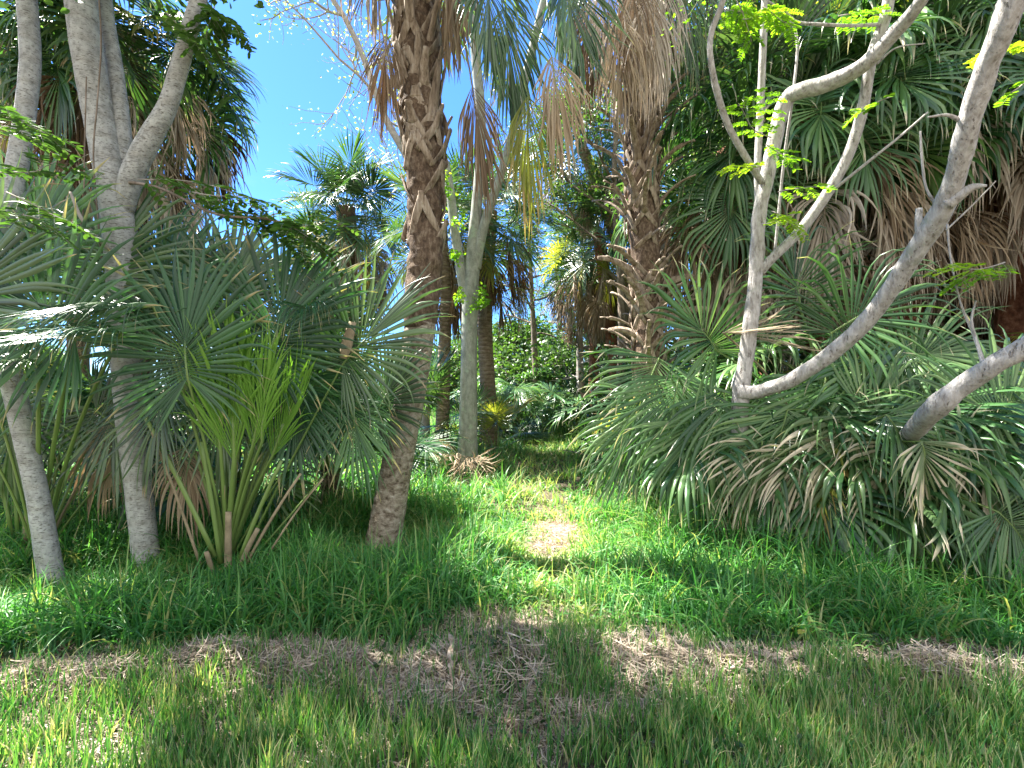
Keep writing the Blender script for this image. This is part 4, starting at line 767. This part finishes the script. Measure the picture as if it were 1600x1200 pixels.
limb(W, [(1370, 100, 4., 3.6), (1400, 75, 3.9, 2.7), (1445, 68, 3.9, 1.8)], 'twig', 'barewood', sides=6)
limb(W, [(1480, 350, 3.2, 3.6), (1485, 400, 3.2, 2.7), (1500, 470, 3.2, 2.7), (1520, 520, 3.2, 4.5), (1535, 560, 3.15, 5.4)], 'twig', 'barewood', sides=6)
limb(W, [(1478, 360, 3.2, 2.7), (1520, 320, 3.15, 2.7), (1556, 283, 3.1, 1.8)], 'twig', 'barewood', sides=6)
W2 = thing('fallen_limb', 'thick bare limb reaching in low from the right edge into the palm clump', 'tree limb', P(1430, 672, 3.3))
limb(W2, [(1392, 735, 5.2, 20), (1408, 700, 4.3, 24), (1432, 668, 3.6, 29), (1465, 635, 3.25, 34.2), (1500, 606, 3.15, 29.7), (1550, 572, 3., 29.7), (1600, 544, 2.9, 32.4), (1700, 490, 2.7, 39.6)], 'limb', 'barewood', rough=.14, n=8)
limb(W2, [(1538, 575, 3.05, 7.2), (1525, 530, 3.1, 4.5), (1518, 500, 3.1, 3.6), (1525, 470, 3.1, 2.7)], 'twig', 'barewood', sides=6)
for k, (a, b, Y, dd, L, nl) in enumerate([(1150, 0, 4., (.3, 0, -.3), .35, 9), (1190, 10, 3.95, (.6, 0, -.2), .3, 9), (1160, 30, 4., (.6, 0, -.05), .35, 8), (1130, 15, 4.1, (.7, 0, -.3), .35, 9),
      (1195, 190, 4.3, (-.3, -.3, .15), .3, 8), (1205, 215, 4.2, (-.8, -.2, -.05), .45, 10), (1190, 260, 4.3, (-.9, -.1, -.1), .35, 9), (1195, 225, 4.2, (.4, -.3, -.3), .3, 8), (1215, 300, 4.2, (.5, -.2, .1), .35, 7), (1205, 330, 4.2, (.3, -.2, -.3), .3, 7),
      (1190, 350, 4.3, (.3, -.3, -.1), .25, 6), (1310, 25, 3.9, (.8, 0, .1), .35, 8), (1395, 150, 3.9, (-.8, 0, -.1), .35, 5), (1580, 145, 2.9, (.6, 0, .3), .3, 6), (1545, 425, 3.1, (-.6, -.2, .02), .35, 9), (1570, 410, 3.1, (-.5, -.1, -.2), .32, 9), (1550, 80, 2.9, (1, 0, .3), .3, 7)]):
    spray(W, P(a, b, Y), dd, L, nl, .021, 'leafbright', k+60, leafL=.15)
crown_part(W, [(P(a, b, Y), (math.cos(i*1.7), math.sin(i*1.7), .3)) for i, (a, b, Y) in enumerate([(1150, -110, 3.8), (1200, -130, 4.4), (1640, -200, 2.5), (1460, -160, 3.4)])], 'leafbright', .04, 8, 5, spread=.5, twig=.9, lv=2)

# ------------------------------------------------------------------ background trees and thicket
def bg_tree(label, px, Y, h, crown_z, crown_r, mat, bark='brownbark', n1=12, leafs=9, size=.12, seed=1, rad=.14, lean=0., name='broadleaf_tree', lvl=2, spread=.55, pathpx=None, up=.3, group=None):
    r = np.random.default_rng(seed); b = gpt(px, Y) if pathpx is None else gpt(pathpx[0][0], Y)
    root = thing(name, label, 'tree', b, group)
    if pathpx is None: pts = catmull(np.array([b-[0, 0, .1], b+[lean*.3+.1, 0, h*.4], b+[lean*.7-.05, .1, h*.75], b+[lean, 0, h]]), 6)
    else: pts = catmull(np.array([b-[0, 0, .1]]+[P(a, c, Y) for a, c in pathpx[1:]]), 6)
    tm = MB(); tm.tube(pts, np.linspace(rad, rad*.35, len(pts)), sides=12, ref=(0, 1, 0), rough=.08, seed=seed); ends = []
    tm.build('trunk', M[bark], root)
    bm = MB(); zs = pts[:, 2]
    for k in range(n1):
        z = crown_z+(pts[-1][2]-crown_z)*(k+.5)/n1; p = np.array([np.interp(z, zs, pts[:, i]) for i in range(3)]); a = k*2.4+r.normal(0, .3)
        L = crown_r*(1-.45*(k/n1))*r.uniform(.7, 1.15); twigs(bm, r, p, (cos(a), sin(a), up+r.normal(0, .2)), L, lvl, rad*.3, ends, spread=spread, nk=(3, 5))
    bm.build('branches', M[bark], root)
    if leafs:
        E = np.array(ends); C = np.repeat(E, leafs, 0)+r.normal(0, .12*size/.12, (len(E)*leafs, 3))*1.4; lm = MB(); leaf_cloud(lm, r, C, size); lm.build('foliage', M[mat], root)
    return root
bg_tree('nearly leafless tree with tiny yellow-green leaves branching over the blue sky', 655, 12.5, 9.5, 6.0, 3.4, 'leafpale', 'twig', 12, 2, .075, 101, rad=.13, pathpx=[(665, 0), (660, 500), (650, 300), (638, 250), (600, 180), (570, 95), (540, 30), (505, -30), (470, -160)], up=.1, spread=.75)
bg_tree('small-leaved oak showing behind the booted palm', 965, 11., 8, 4.2, 2.4, 'leaf', 'brownbark', 14, 8, .07, 102, rad=.12)
bg_tree('thin-trunked leafy tree left of the middle of the gap', 835, 15.5, 9, 3.0, 1.7, 'leaf', 'brownbark', 16, 3, .08, 103, rad=.13, pathpx=[(839, 0), (838, 640), (836, 560), (832, 480), (828, 400), (820, 250)], spread=.7)
bg_tree('straight bare trunk with dead side twigs in the middle of the gap', 908, 14.5, 5, 1.2, 1.2, 'leafpale', 'twig', 9, 0, .08, 104, rad=.15, pathpx=[(908, 0), (908, 640), (906, 560), (907, 500), (908, 430)], lvl=1, spread=.5, up=.25)
bg_tree('distant pale trunk rising between the two nearer thin trees', 872, 24., 9, 4., 2.5, 'leaf', 'greybark', 12, 2, .11, 105, rad=.2, spread=.7)
bg_tree('leafy tree behind the ringed palm', 790, 19., 3.6, 1.0, 1.8, 'leaf', 'brownbark', 14, 8, .13, 106)
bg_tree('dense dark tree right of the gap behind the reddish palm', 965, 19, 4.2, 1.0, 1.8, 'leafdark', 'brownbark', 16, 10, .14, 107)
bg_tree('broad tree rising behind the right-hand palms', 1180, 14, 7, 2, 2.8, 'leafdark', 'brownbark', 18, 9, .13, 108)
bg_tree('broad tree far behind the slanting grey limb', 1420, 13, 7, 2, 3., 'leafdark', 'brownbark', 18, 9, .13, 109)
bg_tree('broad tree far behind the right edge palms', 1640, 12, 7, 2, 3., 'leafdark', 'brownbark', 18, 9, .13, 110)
def shrub(label, px, Y, h, rr, mat, n, size, seed, group=None):
    r = np.random.default_rng(seed); b = gpt(px, Y); root = thing('shrub', label, 'shrub', b, group); sm = MB(); ends = []
    for k in range(9): a = k*.7+r.normal(0, .2); twigs(sm, r, b, (cos(a)*.5, sin(a)*.5, 1), h*.62, 2, .02, ends, spread=.6, nk=(3, 4))
    sm.build('stems', M['brownbark'], root); E = np.array(ends); E = E[r.integers(0, len(E), n)]; C = E+r.normal(0, .16, (n, 3))*[rr, rr, 1]; C[:, 2] = np.maximum(C[:, 2], b[2]+.02)
    lm = MB(); leaf_cloud(lm, r, C, size); lm.build('foliage', M[mat], root); return root
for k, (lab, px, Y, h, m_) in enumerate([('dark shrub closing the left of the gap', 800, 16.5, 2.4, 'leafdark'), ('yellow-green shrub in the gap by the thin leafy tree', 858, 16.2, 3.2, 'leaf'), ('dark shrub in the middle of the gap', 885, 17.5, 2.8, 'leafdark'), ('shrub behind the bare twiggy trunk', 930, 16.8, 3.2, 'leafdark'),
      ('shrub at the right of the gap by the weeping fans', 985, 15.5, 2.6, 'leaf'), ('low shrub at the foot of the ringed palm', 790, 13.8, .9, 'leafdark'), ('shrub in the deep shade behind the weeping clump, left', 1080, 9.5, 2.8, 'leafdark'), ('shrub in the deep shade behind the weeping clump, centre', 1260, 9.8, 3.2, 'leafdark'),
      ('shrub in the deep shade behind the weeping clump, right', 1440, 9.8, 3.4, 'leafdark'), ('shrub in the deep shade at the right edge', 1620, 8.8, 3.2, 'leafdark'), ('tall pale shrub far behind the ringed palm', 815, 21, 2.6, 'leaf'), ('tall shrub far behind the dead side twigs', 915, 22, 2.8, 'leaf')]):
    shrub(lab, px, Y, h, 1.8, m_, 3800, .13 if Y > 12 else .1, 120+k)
shrub('small leafy weed at the foot of the right-hand clump', 1490, 4.3, .45, .5, 'leaf', 500, .055, 140)
shrub('dark leafy weed under the left end of the weeping clump', 1085, 5.3, .5, .8, 'leafdark', 700, .045, 141)
for k, (lab, px, Y, sc, n) in enumerate([('small fan palm in the left of the gap', 806, 14., .8, 12), ('small fan palm with hanging yellow leaf beside the thin leafy tree', 845, 14.6, .75, 10), ('fan palm in the thicket right of the bare trunk', 945, 14.2, .9, 14), ('low fan palm at the foot of the bare trunk', 895, 15.4, .8, 10), ('fan palm hanging behind the ringed palm', 795, 15.5, .9, 12), ('fan palm at the right end of the gap', 985, 13., .95, 14)]):
    young_palm(lab, (px-800)/FPX*Y, Y, .9 if k in (0, 4) else .5, n, 'weep', sc, 150+k, ndead=3, lod=0)
# far tree line
far = []
for k, (px, Y, h, lab) in enumerate([(-150, 34, 8, 'far tree beyond the gravel track at the left edge'), (60, 40, 7, 'far tree beyond the track behind the thin left trunk'), (300, 44, 7, 'far tree beyond the track behind the broad fans'), (470, 40, 6, 'far tree left of the small lone palm'), (640, 36, 7.5, 'far tree directly behind the leaning palm'), (760, 34, 8, 'far tree left of the gap behind the ringed palm'), (860, 33, 8, 'far tree in the middle of the gap'), (960, 34, 9, 'far tree right of the gap'), (1120, 26, 9, 'far tree behind the booted palm'), (1350, 22, 10, 'far tree behind the right grove'), (1600, 20, 10, 'far tree behind the right edge'), (700, 26, 5, 'far bushy tree seen left of the forked grey tree')]):
    h *= .55 if Y > 24 else .75; bg_tree(lab, px, Y, h, h*.12, h*.5, 'leaf' if k % 2 else 'leafdark', 'brownbark', 15, 8, .2, 160+k, rad=.18, lvl=2)

# ------------------------------------------------------------------ debris
D = thing('dead_frond', 'dry tan palm leaf collapsed at the foot of the forked grey tree', 'dead leaf', gpt(735, 8.2))
for k, (a, b, ax) in enumerate([(722, 735, (-.6, -.5, .3)), (742, 745, (.1, -.6, -.3)), (730, 738, (-.2, -.8, 0)), (738, 740, (.4, -.5, .1))]):
    custom_frond(D, P(735, 715, 8.3), P(a, b-22, 8.05), ax, (.2, -.5, .8), .6, mat='deadpink', pmat='petioledead', name='blade', seed=k+400, bow=.05, spread=42, nseg=26, droop=.9, tw=2.0, jit=.32, wmul=1.5, pw=(.012, .008))
def debris(name, label, cat, pts, w, mat):
    mb = MB(); q = catmull(np.array(pts), 5); w = np.interp(np.linspace(0, 1, len(q)), np.linspace(0, 1, len(np.atleast_1d(w))), np.atleast_1d(w)); mb.tube(q, w, np.asarray(w)*.45, sides=8, ref=(0, 0, 1), rough=.2); return tag(mb.build(name, M[mat], loc=pts[0]), label, cat)
def gp2(px, py, dz=.03): Y = CAMZ*FPX/(py-600); p = gpt(px, Y); return p+[0, 0, dz]
debris('bark_piece', 'curled pinkish-brown palm boot lying on the clippings in the foreground', 'bark', [gp2(702, 1035, .11), gp2(707, 1047, .10), gp2(703, 1062, .09), gp2(707, 1088, .05)], [.006, .024, .012, .02, .017, .004], 'boot')
debris('stick', 'short pale stick lying on the clippings right of the palm boot', 'stick', [gp2(790, 1018, .07), gp2(810, 1026, .07), gp2(830, 1032, .06)], .006, 'twig')
debris('bark_piece', 'dark charred wood scrap in the bottom middle of the mown grass', 'bark', [gp2(790, 1130, .02), gp2(805, 1140, .03), gp2(825, 1160, .02)], .03, 'fibre')
debris('stick', 'brown twig lying in the grass on the far rise of the path', 'stick', [gp2(880, 716, .2), gp2(900, 722, .22), gp2(925, 728, .2)], .02, 'brownbark')
def fallen_leaf(label, px, py, s, az, mat):
    mb = MB(); p = gp2(px, py, .10); d = np.array([cos(az), sin(az), .15]); t = np.linspace(0, 1, 6); C = (p+d*(t[:, None]-.5)*s+np.array([0, 0, .12*s])*np.sin(pi*t)[:, None])[None]; sd = nrm(np.cross(d, [0, 0, 1])); S = (sd[None]*(np.array([.03, .28, .36, .3, .16, .01])*s)[:, None])[None]
    mb.ribbons(C, S, up=np.zeros_like(C)-np.array([0, 0, .06*s])); tag(mb.build('fallen_leaf', M[mat], loc=p), label, 'leaf')
fallen_leaf('yellow fallen leaf on the right part of the clippings', 1253, 1022, .06, .3, 'fanyellow'); 
fallen_leaf('small yellow fallen leaf below the edge of the tall grass', 842, 936, .09, 1., 'fanyellow'); fallen_leaf('brown dead leaf half hidden in the tall grass in front of the path', 735, 918, .14, 0., 'deadpink')

for o in bpy.data.objects:
    if '_o' in o: del o['_o']
